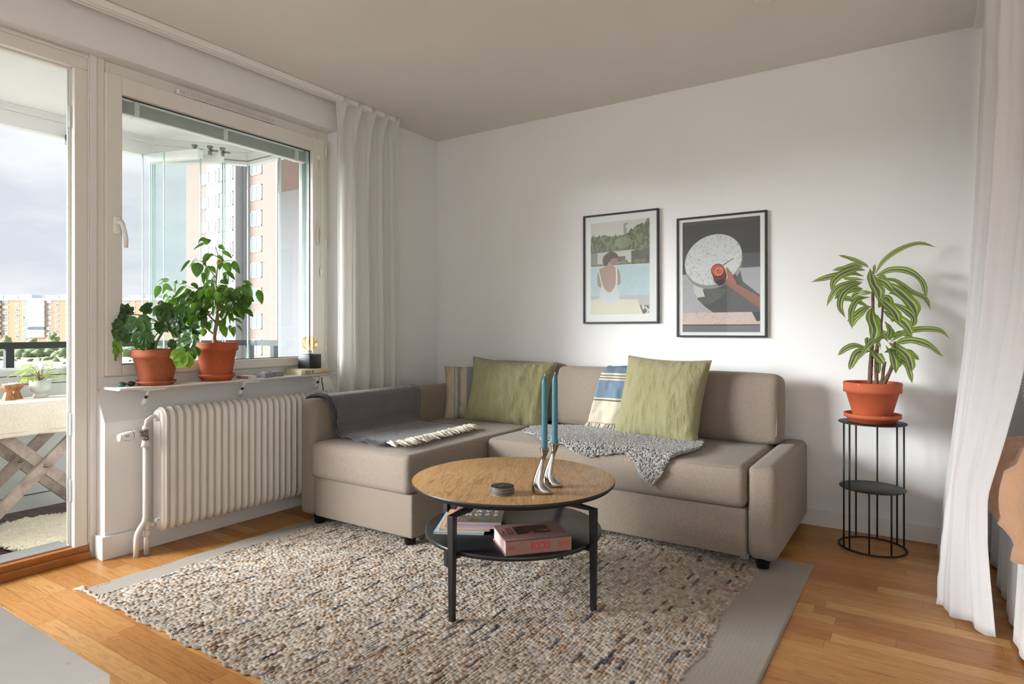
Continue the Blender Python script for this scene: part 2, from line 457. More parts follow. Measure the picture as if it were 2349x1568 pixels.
# ventilation grille on the top rail
v = MB(); v.rbox((-.086, -1.975, 2.262), (-.066, -1.392, 2.287), .006)
vg = v.build('vent_grille', M['white'], wn)
nt = NT('perforated_vent'); vv = nt.coord('Object', (1, 1, 1)); vo = nt.add('TexVoronoi'); vo.inputs['Scale'].default_value = 150; vo.inputs['Randomness'].default_value = .2; nt.l(vv, vo.inputs['Vector'])
nt.color(nt.ramp(vo.outputs['Distance'], [(.28, srgb('#6d6a66')), (.4, srgb('#d9d7d2'))])); nt.set(Roughness=.5)
MB().box((-.0665, -1.965, 2.266), (-.0645, -1.402, 2.284)).build('perforated_strip', nt.m, vg)
# blind between the panes
M['tape'] = plain('ladder_tape_clear', '#e6eeea', .3, var=.05)
bl = thing('venetian_blind', (-.14, -1.67, 2.1), 'pale grey venetian blind bundled up at the top of the window', 'blind')
b = MB()
for k in range(14): b.box((-.160, -2.232, 2.112+k*.0042), (-.128, -1.130, 2.1148+k*.0042), 0)
b.build('slats', plain('blind_slats_grey_green', '#c4d0cc', .5, var=.05), bl)
MB().box((-.162, -2.236, 2.180), (-.126, -1.128, 2.206)).build('head_rail', M['white'], bl, bevel=.002)
MB().box((-.161, -2.232, 2.102), (-.127, -1.130, 2.1105)).build('bottom_rail', M['white'], bl, bevel=.002)
for y in (-2.144, -1.671, -1.197):
    MB().box((-.165, y-.012, 2.10), (-.122, y+.012, 2.182)).build('ladder_tape', M['tape'], bl, bevel=.002)
cdl = thing('blind_cord', (-.06, -1.08, 1.6), 'looped white blind cord hanging on the right window stile', 'cord')
c = MB(); c.tube([(-.058, -1.083, 2.14), (-.058, -1.086, 1.70)], .0018, 6)
for k in range(3):
    c.tube([(-.056+.002*k, -1.086+.016*sin(a)*(1-.15*k), 1.645-.058*cos(a)) for a in [2*pi*i/16 for i in range(17)]], .0025, 6)
c.build('cord_loop', plain('ivory_cord', '#e2d9c6', .8), cdl)
c = MB(); c.tube([(-.058, -1.083, 2.14), (-.057, -1.062, 2.05), (-.056, -1.066, 1.42)], .0012, 6); c.rbox((-.064, -1.092, 2.125), (-.054, -1.074, 2.15), .003)
c.build('tilt_cord', M['white'], cdl)
c = MB(); c.lathe([(.003, .0), (.006, -.005), (.007, -.02), (.004, -.055), (.0, -.06)], (-.056, -1.068, 1.44), 12); c.build('cord_weight', M['white'], cdl)

# curtain track along the ceiling
tr = MB().box((.06, -4.6, 2.468), (.125, -.56, 2.4985)); tr.box((.075, -4.6, 2.462), (.082, -.56, 2.468)); tr.box((.104, -4.6, 2.462), (.111, -.56, 2.468))
tag(tr.build('curtain_track', M['white'], bevel=.002), 'long white curtain track on the ceiling above window and balcony door', 'curtain track')
tag(MB().lathe([(0, 2.4995), (.036, 2.4995), (.036, 2.487), (.030, 2.482), (.018, 2.480), (0, 2.480)], (2.545, -.832, 0), 24).build('ceiling_hook_cover', M['ceiling']), 'small round off-white cover on the ceiling', 'ceiling cover')

# ---- left linen curtain
def pleated(y0, y1, x, z0, z1, n, amp, ny=260, nz=60):
    P = []
    for i in range(ny+1):
        u = i/ny; col = []
        for j in range(nz+1):
            v = j/nz; z = z0+(z1-z0)*v
            top = max(0, (v-.90)/.10); body = 1-top
            q = n*u+.10*sin(5.2*u+1.3)+.06*noise.noise(Vector((v*2.2, u*3, 8)))*body
            f = q-math.floor(q); kf = int(math.floor(q))
            # body: soft unequal folds ; heading: flat cloth with one pinched pleat per fold leaning forward
            w1 = .55+.35*sin(kf*2.4+.7)
            fold = sin(2*pi*f)*(.7+.3*w1)+.25*sin(4*pi*f+kf)
            pin = math.exp(-((f-.5)/.10)**2)
            px = x+amp*fold*body*(.75+.35*(1-v))+pin*(.018+.030*top*min(1, top*1.2))*(v > .84)*min(1, (v-.84)/.05)
            lean = .022*pin*top
            yy = y0+(y1-y0)*u+.010*cos(2*pi*f)*body+lean+(.028*(1-v)*(u-.3))
            px += .005*noise.noise(Vector((u*14, v*4, 2)))
            zz = z+.008*pin*(v > .985)
            col.append((px, yy, zz))
        P.append(col)
    return P
cu = MB().grid(pleated(-1.088, -.535, .10, .30, 2.488, 5.0, .026))
lc = cu.build('linen_curtain', M['linen'], None, thick=.0015)
tag(lc, 'white pleated linen curtain beside the window behind the sofa', 'curtain')

# ---- radiator
rad = thing('radiator', (.1, -1.6, .09), 'white ribbed column radiator under the window', 'radiator')
def capsule(cx, w2, zlo, zhi, n=7):
    pts = []
    for k in range(n+1):
        a = pi*k/n; pts.append((cx+w2*cos(a), zhi-w2+w2*sin(a)))
    for k in range(n+1):
        a = pi+pi*k/n; pts.append((cx+w2*cos(a), zlo+w2+w2*sin(a)))
    return pts
def section(yc):
    mb = MB(); cx = .095; N = None
    def halfth(w, lvl):
        return w
    rings = []
    specs = [(.052, .0, 0), (.0505, .0024, .0028), (.0475, .0028, .004), (.045, .0075, .010), (.040, .0105, .0165), (.032, .0098, .0188), (.0255, .0030, .0188)]
    for (w, t, th_) in specs:
        rings.append((capsule(cx, w, .09+(.052-w), .684-(.052-w)), (t, th_)))
    for sgn in (-1, 1):
        vs = []; fs = []; n = len(rings[0][0])
        for pts, t in rings:
            for (x, z) in pts:
                d = min(abs(z-.155), abs(z-.62)); header = max(0, 1-max(0, min(z-.10, .675-z)-.06)/.05)
                tt = t[0]+(t[1]-t[0])*header; vs.append((x, yc+sgn*tt, z))
        for r in range(len(rings)-1):
            for k in range(n):
                q = (r*n+k, r*n+(k+1) % n, (r+1)*n+(k+1) % n, (r+1)*n+k); fs.append(q if sgn < 0 else q[::-1])
        # inner web recess
        rec = capsule(cx, .012, .17, .605); o = len(vs)
        for (x, z) in rec: vs.append((x, yc+sgn*.0035, z))
        R = len(rings)-1
        for k in range(n):
            q = (R*n+k, R*n+(k+1) % n, o+(k+1) % n, o+k); fs.append(q if sgn < 0 else q[::-1])
        cap = tuple(o+k for k in range(n)); fs.append(cap if sgn < 0 else cap[::-1])
        mb.add(vs, fs)
    return mb
NS = 28
for k in range(NS):
    section(-2.14+k*.0383).build('section', M['radiator'], rad)
hd = MB(); hd.tube([(.095, -2.165, .642), (.095, -1.09, .642)], .026, 14); hd.tube([(.095, -2.165, .132), (.095, -1.09, .132)], .026, 14)
hd.build('header_pipe', M['radiator'], rad)
p = MB()
p.tube([(.095, -2.16, .642), (.095, -2.185, .640), (.093, -2.205, .625), (.092, -2.210, .600)], .0095, 12)
p.tube([(.092, -2.21, .600), (.092, -2.21, .585)], .016, 6)
p.build('valve_elbow', M['radiator'], rad)
p = MB(); p.tube([(.092, -2.21, .586), (.092, -2.21, .535)], .013, 10); p.tube([(.092, -2.21, .568), (.092, -2.245, .567)], .013, 8); p.tube([(.092, -2.218, .567), (.092, -2.226, .567)], .016, 8)
p.tube([(.092, -2.21, .545), (.11, -2.21, .545)], .008, 10)
p.build('valve', M['nickel'], rad)
p = MB(); p.tube([(.092, -2.243, .567), (.092, -2.262, .566), (.092, -2.300, .563), (.092, -2.325, .561), (.092, -2.328, .561)], [.0185, .0205, .0205, .0175, .0165], 20)
tk = p.build('thermostat_knob', M['white'], rad)
p = MB(); p.tube([(.092, -2.270, .5655), (.092, -2.272, .5654)], .0208, 20, caps=False)
for k in range(3):
    y = -2.305+k*.006
    p.box((.1105, y-.001, .564), (.1125, y+.001, .572)); p.box((.104, y-.001, .5455), (.107, y+.001, .5475))
p.build('scale_marks', M['dark'], tk)
p = MB(); p.tube([(.092, -2.21, .535), (.092, -2.21, .505)], [.015, .020], 14)
p.tube([(.092, -2.21, .505), (.092, -2.21, .18), (.092, -2.215, .155), (.092, -2.235, .128), (.092, -2.247, .105), (.092, -2.251, .08), (.092, -2.252, 0)], .0125, 14)
p.build('supply_pipe', M['radiator'], rad)
p = MB(); p.tube([(.092, -2.205, 0), (.092, -2.205, .15)], .012, 14); p.tube([(.092, -2.205, .085), (.092, -2.205, .097), (.092, -2.205, .113)], [.0155, .0165, .014], 14); p.tube([(.092, -2.205, .115), (.092, -2.205, .152)], .0135, 10)
p.tube([(.092, -2.205, .135), (.092, -2.165, .133)], .009, 12); p.tube([(.092, -2.187, .134), (.092, -2.177, .134)], .0135, 6); p.tube([(.092, -2.205, .15), (.092, -2.205, .158)], .012, 6)
p.build('return_pipe', M['radiator'], rad)

# ---- sill shelf on struts
sh = thing('window_shelf', (.03, -1.7, .77), 'long narrow white shelf above the radiator carrying two potted plants', 'shelf')
s_ = MB(); s_.prism([(-.045, .773), (.098, .773), (.108, .778), (.112, .785), (-.045, .785)], 'y', -2.33, -1.085)
for k in range(3): s_.box((.02+k*.03, -2.332, .7755), (.03+k*.03, -2.33, .783))
s_.build('shelf_board', M['trim'], sh, bevel=.0015)
for (y) in (-2.17, -1.665, -1.155):
    br = MB(); br.box((-.02, y-.05, .766), (.10, y+.05, .7728)); b_ = br.build('bracket', M['trim'], sh, bevel=.002)
    br = MB(); br.tube([(.05, y-.004, .768), (.022, y-.006, .722)], .006, 10); br.build('strut', M['white'], b_)
    MB().tube([(.032, y-.005, .738), (.024, y-.006, .724)], .0065, 10).build('strut_collar', M['dark'], b_)
    MB().tube([(.024, y-.006, .724), (.004, y-.008, .694)], [.008, .014], 14).build('foot_cup', M['white'], b_)
tag(MB().tube([(.07, -1.165, .772), (.05, -1.15, .74), (.035, -1.128, .69), (.03, -1.115, .60)], .0028, 6).build('lamp_cord', M['dark']), 'black lamp cord dropping behind the radiator below the shelf end', 'cord')
# ------------------------------------------------------------------ sofa
sf = thing('corner_sofa', (1.4, -.7, 0), 'beige upholstered corner sofa with a chaise on its left end', 'sofa')
S = M['sofa']
MB().rbox((.285, -1.50, .05), (.405, -.02, .675), .035, 4, puff=(.004, .004, .003)).build('arm_back_panel', S, sf)
MB().rbox((.405, -.14, .05), (2.49, -.02, .64), .03, 3).build('back_panel', S, sf)
MB().rbox((2.487, -.875, .05), (2.612, -.02, .46), .038, 4, puff=(.005, .004, .003)).build('armrest', S, sf)
MB().rbox((.398, -1.49, .052), (1.100, -.15, .262), .014, 3).build('chaise_storage_box', S, sf)
MB().rbox((1.104, -.868, .052), (2.484, -.15, .266), .014, 3).build('seat_base', S, sf)
def seat(x0, x1, y0, y1, z0, z1, name, seamx=True):
    mb = MB(); mb.rbox((x0, y0, z0), (x1, y1, z1), .034, 5, puff=(.004, .006, .010))
    o = mb.build(name, M['sofa2'], sf)
    p = MB()
    r = .0028; q = .010
    p.tube([(x0+q, y1, z1-.012), (x0+q, y0+.04, z1-.012), (x0+.04, y0+q, z1-.012), (x1-.04, y0+q, z1-.012), (x1-q, y0+.04, z1-.012), (x1-q, y1, z1-.012)], r, 6)
    p.build('seam', M['sofa2'], o)
    return o
seat(.392, 1.098, -1.515, -.14, .262, .452, 'chaise_cushion')
seat(1.102, 2.484, -.893, -.14, .268, .452, 'seat_cushion')
def foot(x, y, z0=0.0):
    MB().lathe([(.026, z0), (.032, z0+.05), (.034, .055)], (x, y, 0), 20, cap=True).build('foot', M['dark'], sf)
foot(.40, -1.455, 0.012); foot(1.045, -1.445, .012); foot(2.545, -.83, .014); foot(.345, -.1); foot(2.545, -.10, 0)
MB().rbox((2.435, -.78, .014), (2.475, -.75, .055), .004).build('castor', M['alu'], sf)

def pillow(w, h, t, nx=48, nz=40, seed=0, wr=.006, corner=.05, fold=None, sq=4.0, vert_wr=0):
    """both faces as one closed grid; local x across, z up, y = thickness"""
    def pt(u, v, side):
        x, z = u*2-1, v*2-1
        ex = 1-corner*(1-abs(z)**6)*abs(x)**8*0
        # outline: concave edges, pointed corners
        xx = x*(1-corner*(1-z*z)); zz = z*(1-corner*(1-x*x))
        f = max(0, (1-abs(x)**2.4)*(1-abs(z)**2.4))
        th = t/2*f**.42
        n = noise.fractal(Vector((x*2.1+seed, z*2.1, seed*1.7)), .8, 2.0, 4)*wr*1.2
        edge = max(abs(x), abs(z))
        n += noise.noise(Vector((x*9+seed, z*3, 7)))*wr*edge
        if vert_wr:
            n += vert_wr*(abs(noise.noise(Vector((x*11+seed, z*1.2, 3)))-.1))*(.3+.7*max(0, -z+.3))
        # radial puckers at the seams
        pk = sin(x*34+3*noise.noise(Vector((x*5, seed, 0))))*max(0, abs(z)-.72)*wr*1.8+sin(z*30+seed)*max(0, abs(x)-.75)*wr*1.6
        th2 = max(0, th+(n+pk)*min(1, f*6))
        return Vector((xx*w/2, side*th2, zz*h/2))
    mb = MB()
    for side in (-1, 1):
        P = [[pt(.5+.5*(math.copysign(abs(2*i/nx-1)**.8, 2*i/nx-1)), .5+.5*(math.copysign(abs(2*j/nz-1)**.8, 2*j/nz-1)), side) for j in range(nz+1)] for i in range(nx+1)]
        if side > 0: P = P[::-1]
        mb.grid(P)
    return mb
def place(mb, loc, yaw=0, pitch=0, roll=0):
    Mx = Matrix.Translation(loc) @ Matrix.Rotation(yaw, 4, 'Z') @ Matrix.Rotation(pitch, 4, 'X') @ Matrix.Rotation(roll, 4, 'Y')
    mb.v = [tuple(Mx @ Vector(v)) for v in mb.v]; return Mx
def piping(w, h, corner, r=.004, n=24, amp=.0015):
    pts = []
    for k in range(4):
        for i in range(n):
            s = 2*i/n-1
            x, z = ((s, -1), (1, s), (-s, 1), (-1, -s))[k]
            pts.append(Vector((x*(1-corner*(1-z*z))*w/2, amp*sin(i*2.3+k), z*(1-corner*(1-x*x))*h/2)))
    return MB().tube(pts, r, 6, closed=True)

def sofa_cushion(x0, x1, z0, z1, y, t, label, seed, lean=radians(-9), yaw=0, slump=0):
    w, h = x1-x0, z1-z0
    mb = MB(); mb.rbox((-w/2, -t/2, -h/2), (w/2, t/2, h/2), min(.042, t*.35), 4, puff=(.008, .028, .008))
    vs = []
    for v in mb.v:
        v = Vector(v)
        n = noise.fractal(v*5+Vector((seed, 0, 0)), .8, 2, 3)*.010
        v.y += n
        if slump: v.z += slump*(noise.noise(Vector((v.x*6, seed, 1))))*.5*(v.z > 0)-abs(slump)*.3*max(0, v.x/w)*(v.z > 0)
        vs.append(tuple(v))
    mb.v = vs
    Mx = place(mb, ((x0+x1)/2, y, (z0+z1)/2), yaw, lean)
    root = thing('sofa_back_cushion', ((x0+x1)/2, y, z0), label, 'cushion', 'loose beige back cushions of the sofa')
    cover = mb.build('cushion_cover', M['sofa2'], root, subsurf=1)
    sm = MB(); r = .05; yy = -t/2+.012
    loop = [(-w/2+.012, yy, -h/2+r), (-w/2+.012, yy, h/2-r), (-w/2+r, yy, h/2-.012), (w/2-r, yy, h/2-.012), (w/2-.012, yy, h/2-r), (w/2-.012, yy, -h/2+r), (w/2-r, yy, -h/2+.012), (-w/2+r, yy, -h/2+.012)]
    sm.tube([Mx @ Vector(q) for q in loop], .003, 6, closed=True); sm.build('seam', M['sofa2'], root)
    return root
sofa_cushion(.56, 1.205, .455, .835, -.17, .15, 'beige back cushion in the sofa corner, mostly behind the left green pillow', 3.3, slump=.014)
sofa_cushion(1.19, 1.86, .452, .815, -.19, .17, 'beige back cushion in the middle with a blue striped throw over it', 8.1)
sofa_cushion(1.87, 2.515, .448, .815, -.20, .18, 'beige back cushion at the right end of the sofa beside the armrest', 12.7, lean=radians(-8))

def green_fabric():
    return fabric('olive_crinkled_linen', '#98946d', 900, var=.05, bump=.9, dist=.004, fleck=.06, sheen=.2, crease=(26, 26, 3.2))
M['olive'] = green_fabric()
def throw_pillow(name, w, h, t, loc, yaw, pitch, roll, mat, label, seed, pipe, corner=.07, wr=.006, vw=0):
    root = thing(name, (loc[0], loc[1], .455), label, 'pillow', None)
    mb = pillow(w, h, t, seed=seed, corner=corner, wr=wr, vert_wr=vw); Mx = place(mb, loc, yaw, pitch, roll)
    mb.build('pillow_cover', mat, root)
    if pipe:
        pp = piping(w*1.005, h*1.005, corner, pipe); pp.v = [tuple(Mx @ Vector(v)) for v in pp.v]; pp.build('piping', mat, root)
    return root
throw_pillow('throw_pillow', .60, .45, .20, (.885, -.335, .637), radians(9), radians(-16), radians(2.5), M['olive'], 'olive green linen pillow in the sofa corner beside the striped pillow', 2.0, .006, .10, .009, vw=.012)
throw_pillow('throw_pillow', .50, .465, .19, (1.935, -.42, .672), radians(-9), radians(-18), radians(1.5), M['olive'], 'olive green linen pillow standing on the grey sheepskin', 6.5, .004, .07, .008, vw=.006)
# striped pillow
t = NT('striped_pillow_linen'); uv = t.add('UVMap'); sp = t.add('SeparateXYZ'); t.l(uv.outputs[0], sp.inputs[0]); v = t.coord()
cream = srgb('#b3a791'); blue = srgb('#5d6670')
sl = t.noise(t.coord('Object', (200, 200, 900)), 1.0, 3, .7)
mott = t.ramp(sl, [(.35, srgb('#59626b')), (.62, srgb('#98958d'))])
stripes = t.ramp(sp.outputs[0], [(0, (0,)*3), (.20, (0,)*3), (.201, (1,)*3), (.215, (1,)*3), (.216, (0,)*3), (.25, (0,)*3), (.251, (1,)*3), (.31, (1,)*3), (.311, (0,)*3), (.40, (0,)*3), (.401, (1,)*3), (.65, (1,)*3), (.651, (0,)*3), (1, (0,)*3)], 'CONSTANT')
t.color(t.mix(stripes, cream, mott)); t.set(Roughness=.9, Specular_IOR_Level=.15); t.bump(t.noise(v, 400, 2), .3, .001); M['stripe'] = t.m
throw_pillow('throw_pillow', .47, .385, .15, (.585, -.275, .625), radians(24), radians(-15), radians(-3), M['stripe'], 'cream pillow with slate blue vertical stripes in the sofa corner', 4.4, 0, .08, .010)

# ---- helper: cloth over a path (list of (a,b) section points) with arc length sampling
def resample(path, n):
    L = [0]
    for a, b in zip(path, path[1:]): L.append(L[-1]+(Vector(b)-Vector(a)).length)
    out = []
    for i in range(n+1):
        s = L[-1]*i/n; k = 0
        while k < len(L)-2 and L[k+1] < s: k += 1
        f = (s-L[k])/max(1e-9, L[k+1]-L[k]); out.append(Vector(path[k]).lerp(Vector(path[k+1]), f))
    return out, L[-1]
# grey throw over the left arm
t = NT('grey_honeycomb_throw'); uv = t.add('UVMap'); mp = t.add('Mapping'); mp.inputs['Scale'].default_value = (42, 50, 1); t.l(uv.outputs[0], mp.inputs['Vector'])
sp = t.add('SeparateXYZ'); t.l(mp.outputs[0], sp.inputs[0])
sa = t.math('SINE', t.math('MULTIPLY', t.math('ADD', sp.outputs[0], sp.outputs[1]), pi)); sb_ = t.math('SINE', t.math('MULTIPLY', t.math('SUBTRACT', sp.outputs[0], sp.outputs[1]), pi))
hx = t.math('ABSOLUTE', t.math('MULTIPLY', sa, sb_))
cc = t.ramp(hx, [(.0, srgb('#3c3e44')), (.36, srgb('#3d3f45')), (.44, srgb('#b3b0a9')), (.60, srgb('#b3b0a9')), (.70, srgb('#3d3f45'))])
t.color(cc); t.set(Roughness=.92, Specular_IOR_Level=.1, Sheen_Weight=.3); t.bump(hx, .6, .002); M['throw'] = t.m
M['navy'] = fabric('dark_slate_hem', '#3b3e46', 600, bump=.4)
M['cream'] = fabric('cream_wool_fringe', '#d6cebd', 500, bump=.5, dist=.002)
gt = thing('wool_throw', (.6, -1.1, .46), 'grey patterned throw with a cream fringe draped over the left sofa arm', 'throw')
def throw_pt(u, s_, off=0.0):
    """u 0..1 along the arm (front to back)"""
    sec = [(.262, 0, .60), (.268, 0, .655), (.285, 0, .678), (.345, 0, .690), (.400, 0, .684), (.419, 0, .660), (.424, 0, .60), (.426, 0, .52), (.434, 0, .480), (.455, 0, .467), (.60, 0, .4665), (.80, 0, .4665), (.845, 0, .4665)]
    return sec
secp, LL = resample([(a, b, c) for a, b, c in throw_pt(0, 0)], 60)
P = []
NU = 70
for i in range(NU+1):
    u = i/NU; col = []
    for j, q in enumerate(secp):
        v = j/60
        y0 = -1.395-.075*max(0, v-.45)-.035*(v < .35)*(1-v/.35)-.02*sin(v*9)
        y1 = -.655-.09*v+.03*(v > .5)*(v-.5)
        y = y0+(y1-y0)*u
        w_ = .0025*noise.fractal(Vector((u*9, v*9, 5)), .8, 2, 3)
        edge = max(0, 1-u/.08)
        x, z = q.x, q.z
        endx = .045*(v > .6)*(v-.6)/.4*(1-u)
        if v < .42: x += (.006+w_)*(1 if q.x > .34 else -1)*(.3 if .28 < q.x < .4 else 1); z += abs(w_)*.4+.002
        else: z += .003+abs(w_)*2+edge*.006*(1+sin(v*40))*(v > .5)
        if v < .5: x += edge*.007*(1+sin(v*38))*(1 if q.x > .34 else 0)
        col.append((x+endx, y, z))
    P.append(col)
MB().grid(P).build('throw_cloth', M['throw'], gt, thick=.005)
e = MB(); e.tube([Vector(q)+Vector((0.002, -.004, .002)) for q in P[0]], .0055, 6); e.tube([Vector(q)+Vector((0.006, -.001+.004*sin(k*.7), .008)) for k, q in enumerate(P[1])], .0045, 6)
e.build('front_hem', M['navy'], gt)
MB().tube([Vector(q)+Vector((0.0, .003, .001)) for q in P[-1]], .004, 6).build('back_hem', M['navy'], gt)
f = MB()
for k in range(105):
    u = k/104; i = min(NU-1, int(u*NU)); a = Vector(P[i][-1]).lerp(Vector(P[i+1][-1]), u*NU-i)
    L = .095+.035*random.random(); dy = random.uniform(-.05, .025)
    pts = [a+Vector((L*s*(1-.1*abs(sin(k))), dy*s+.006*sin(s*5+k), .008+.016*sin(pi*s)*random.random()-.004*s)) for s in (0, .25, .5, .75, 1)]
    f.tube(pts, [.0035, .0058, .0062, .0058, .002], 6)
f.build('fringe', M['cream'], gt)

# blue striped throw over the middle cushion
t = NT('blue_striped_throw'); uv = t.add('UVMap'); sp = t.add('SeparateXYZ'); t.l(uv.outputs[0], sp.inputs[0]); v = t.coord()
cream = srgb('#c2b9a7'); bl_ = srgb('#6a7c8e'); gr = srgb('#6b665d'); g2 = .006
stops = [(0, cream), (.12, cream), (.145, gr), (.16, cream), (.185, bl_), (.36, bl_), (.361, cream), (.385, gr), (.4, cream), (.42, gr), (.435, cream), (.455, bl_), (.68, bl_), (.681, cream), (.70, gr), (.72, cream)]
rp = t.ramp(sp.outputs[1], stops, 'CONSTANT')
rp = t.mix(1.0, rp, t.ramp(t.noise(v, 220, 3, .7), [(.3, (.84,)*3), (.7, (1.1,)*3)]), 'MULTIPLY')
t.color(rp); t.set(Roughness=.95, Specular_IOR_Level=.1); t.bump(t.noise(v, 260, 3), .5, .002); M['bluethrow'] = t.m
bt = thing('striped_throw', (1.64, -.3, .46), 'cream throw with blue and grey stripes hanging over the middle back cushion', 'throw')
sec, LL = resample([(0, -.145, .78), (0, -.17, .812), (0, -.21, .829), (0, -.25, .822), (0, -.285, .795), (0, -.307, .74), (0, -.325, .66), (0, -.338, .58), (0, -.343, .535), (0, -.348, .505)], 50)
P = []
for i in range(41):
    u = i/40; col = []
    for j, q in enumerate(sec):
        v = j/50; x0 = 1.553-.062*v-.02*v*v; x1 = 1.83+.01*v
        n = noise.fractal(Vector((u*4, v*3, 9)), .8, 2, 3)
        yy = q.y-.010*abs(n)-.006*(1+sin(u*17+v*2))*v; zz = q.z+.004*n*(v < .3)
        if v < .25: zz += .004
        col.append((x0+(x1-x0)*u+.006*noise.noise(Vector((v*8, 1, u*2))), yy-.012*(v > .2), zz))
    P.append(col)
MB().grid(P).build('throw_cloth', M['bluethrow'], bt, thick=.003)
f = MB()
for k in range(48):
    u = k/47; i = min(39, int(u*40)); a = Vector(P[i][-1])
    tw = random.uniform(-.035, .02); L = random.uniform(.05, .075)
    pts = [a+Vector((tw*s, -.002-L*.9*s*s, -.034*min(1, s*1.6)+.012*sin(pi*s)*random.random())) for s in (0, .3, .6, 1)]
    f.tube(pts, [.003, .0038, .004, .0015], 5)
f.build('fringe', M['cream'], bt)

# ------------------------------------------------------------------ wool hides
def hide(name, outline, zfun, label, mat, n_tuft, seed, tuft, hh, group=None, kind=None, cat='sheepskin'):
    """outline in plan/arc coordinates; zfun maps (x, s) -> point & normal"""
    rnd = random.Random(seed); pts = [Vector((a, b, 0)) for a, b in outline]
    dense = []
    for i, a in enumerate(pts):
        b = pts[(i+1) % len(pts)]
        for k in range(6):
            q = a.lerp(b, k/6); dense.append((q.x+.010*noise.noise(Vector((q.x*23, q.y*23, seed))), q.y+.010*noise.noise(Vector((q.y*23, q.x*23, seed+5)))))
    def inside(x, y):
        c = False; j = len(dense)-1
        for i in range(len(dense)):
            xi, yi = dense[i]; xj, yj = dense[j]
            if (yi > y) != (yj > y) and x < (xj-xi)*(y-yi)/(yj-yi)+xi: c = not c
            j = i
        return c
    xs = [p[0] for p in dense]; ys = [p[1] for p in dense]
    root = thing(name, zfun(sum(xs)/len(xs), sum(ys)/len(ys))[0], label, cat)
    bm = bmesh.new(); vv = [bm.verts.new((a, b, 0)) for a, b in dense]; fce = bm.faces.new(vv)
    bmesh.ops.triangulate(bm, faces=[fce])
    for _ in range(4): bmesh.ops.subdivide_edges(bm, edges=[e for e in bm.edges if e.calc_length() > .05], cuts=1); bmesh.ops.triangulate(bm, faces=bm.faces[:])
    mb = MB(); vs = []
    for v in bm.verts:
        p, nrm = zfun(v.co.x, v.co.y); vs.append(p+nrm*(hh*.45))
    bm.verts.index_update()
    mb.add(vs, [tuple(v.index for v in f.verts) for f in bm.faces]); bm.free()
    mb.build('hide', mat, root, thick=hh*.5)
    tf = MB(); c = 0
    while c < n_tuft:
        x = rnd.uniform(min(xs), max(xs)); y = rnd.uniform(min(ys), max(ys))
        if not inside(x, y): continue
        c += 1
        p, nrm = zfun(x, y); a = rnd.uniform(0, 2*pi); t1 = nrm.orthogonal().normalized(); t2 = nrm.cross(t1)
        d = t1*cos(a)+t2*sin(a)
        if tuft[2]: d = (d+Vector(tuft[2])).normalized()
        L = tuft[0]*rnd.uniform(.6, 1.3); e2 = nrm.cross(d)
        h0 = hh*.3; cr = rnd.uniform(-1, 1)
        q = [p+nrm*(h0+hh*.9*sin(pi*.62*s+.25))+d*L*s+e2*L*.35*cr*sin(pi*s) for s in (0, .35, .7, 1)]
        r = tuft[1]*rnd.uniform(.7, 1.3); tf.tube(q, [r, r*1.15, r*.95, r*.35], 5)
    tf.build('curled_wool', mat, root)
    return root
def seat_map(x, s):
    # flat seat to s=-.855 then rolling over the front edge
    y0 = -.855; zt = .4635
    if s >= y0: return Vector((x, s, zt)), Vector((0, 0, 1))
    d = y0-s; R = .045; q = R*pi/2
    if d < q:
        a = d/R; return Vector((x, y0-R*sin(a), zt-R+R*cos(a))), Vector((0, -sin(a), cos(a)))
    return Vector((x, y0-R-.004, zt-R-(d-q))), Vector((0, -1, 0))
M['greywool'] = fabric('grey_curly_wool', '#a3a19e', 160, var=.12, bump=.6, dist=.004, fleck=.22)
M['creamwool'] = fabric('cream_long_wool', '#e3d9bf', 300, var=.08, bump=.5, dist=.002, fleck=.1)
hide('sheepskin_rug', [(1.235, -.70), (1.20, -.56), (1.27, -.45), (1.45, -.36), (1.75, -.34), (2.05, -.36), (2.17, -.46), (2.215, -.62), (2.20, -.78), (2.165, -.88), (2.125, -.945), (2.085, -1.01), (2.055, -1.01), (2.02, -.99), (1.985, -.925), (1.93, -.885), (1.85, -.905), (1.74, -.925), (1.66, -.91), (1.58, -.875), (1.50, -.885), (1.43, -.85), (1.35, -.765)],
     seat_map, 'silvery grey curly sheepskin spread on the sofa seat under the right green pillow', M['greywool'], 15000, 3, (.014, .0027, None), .016)

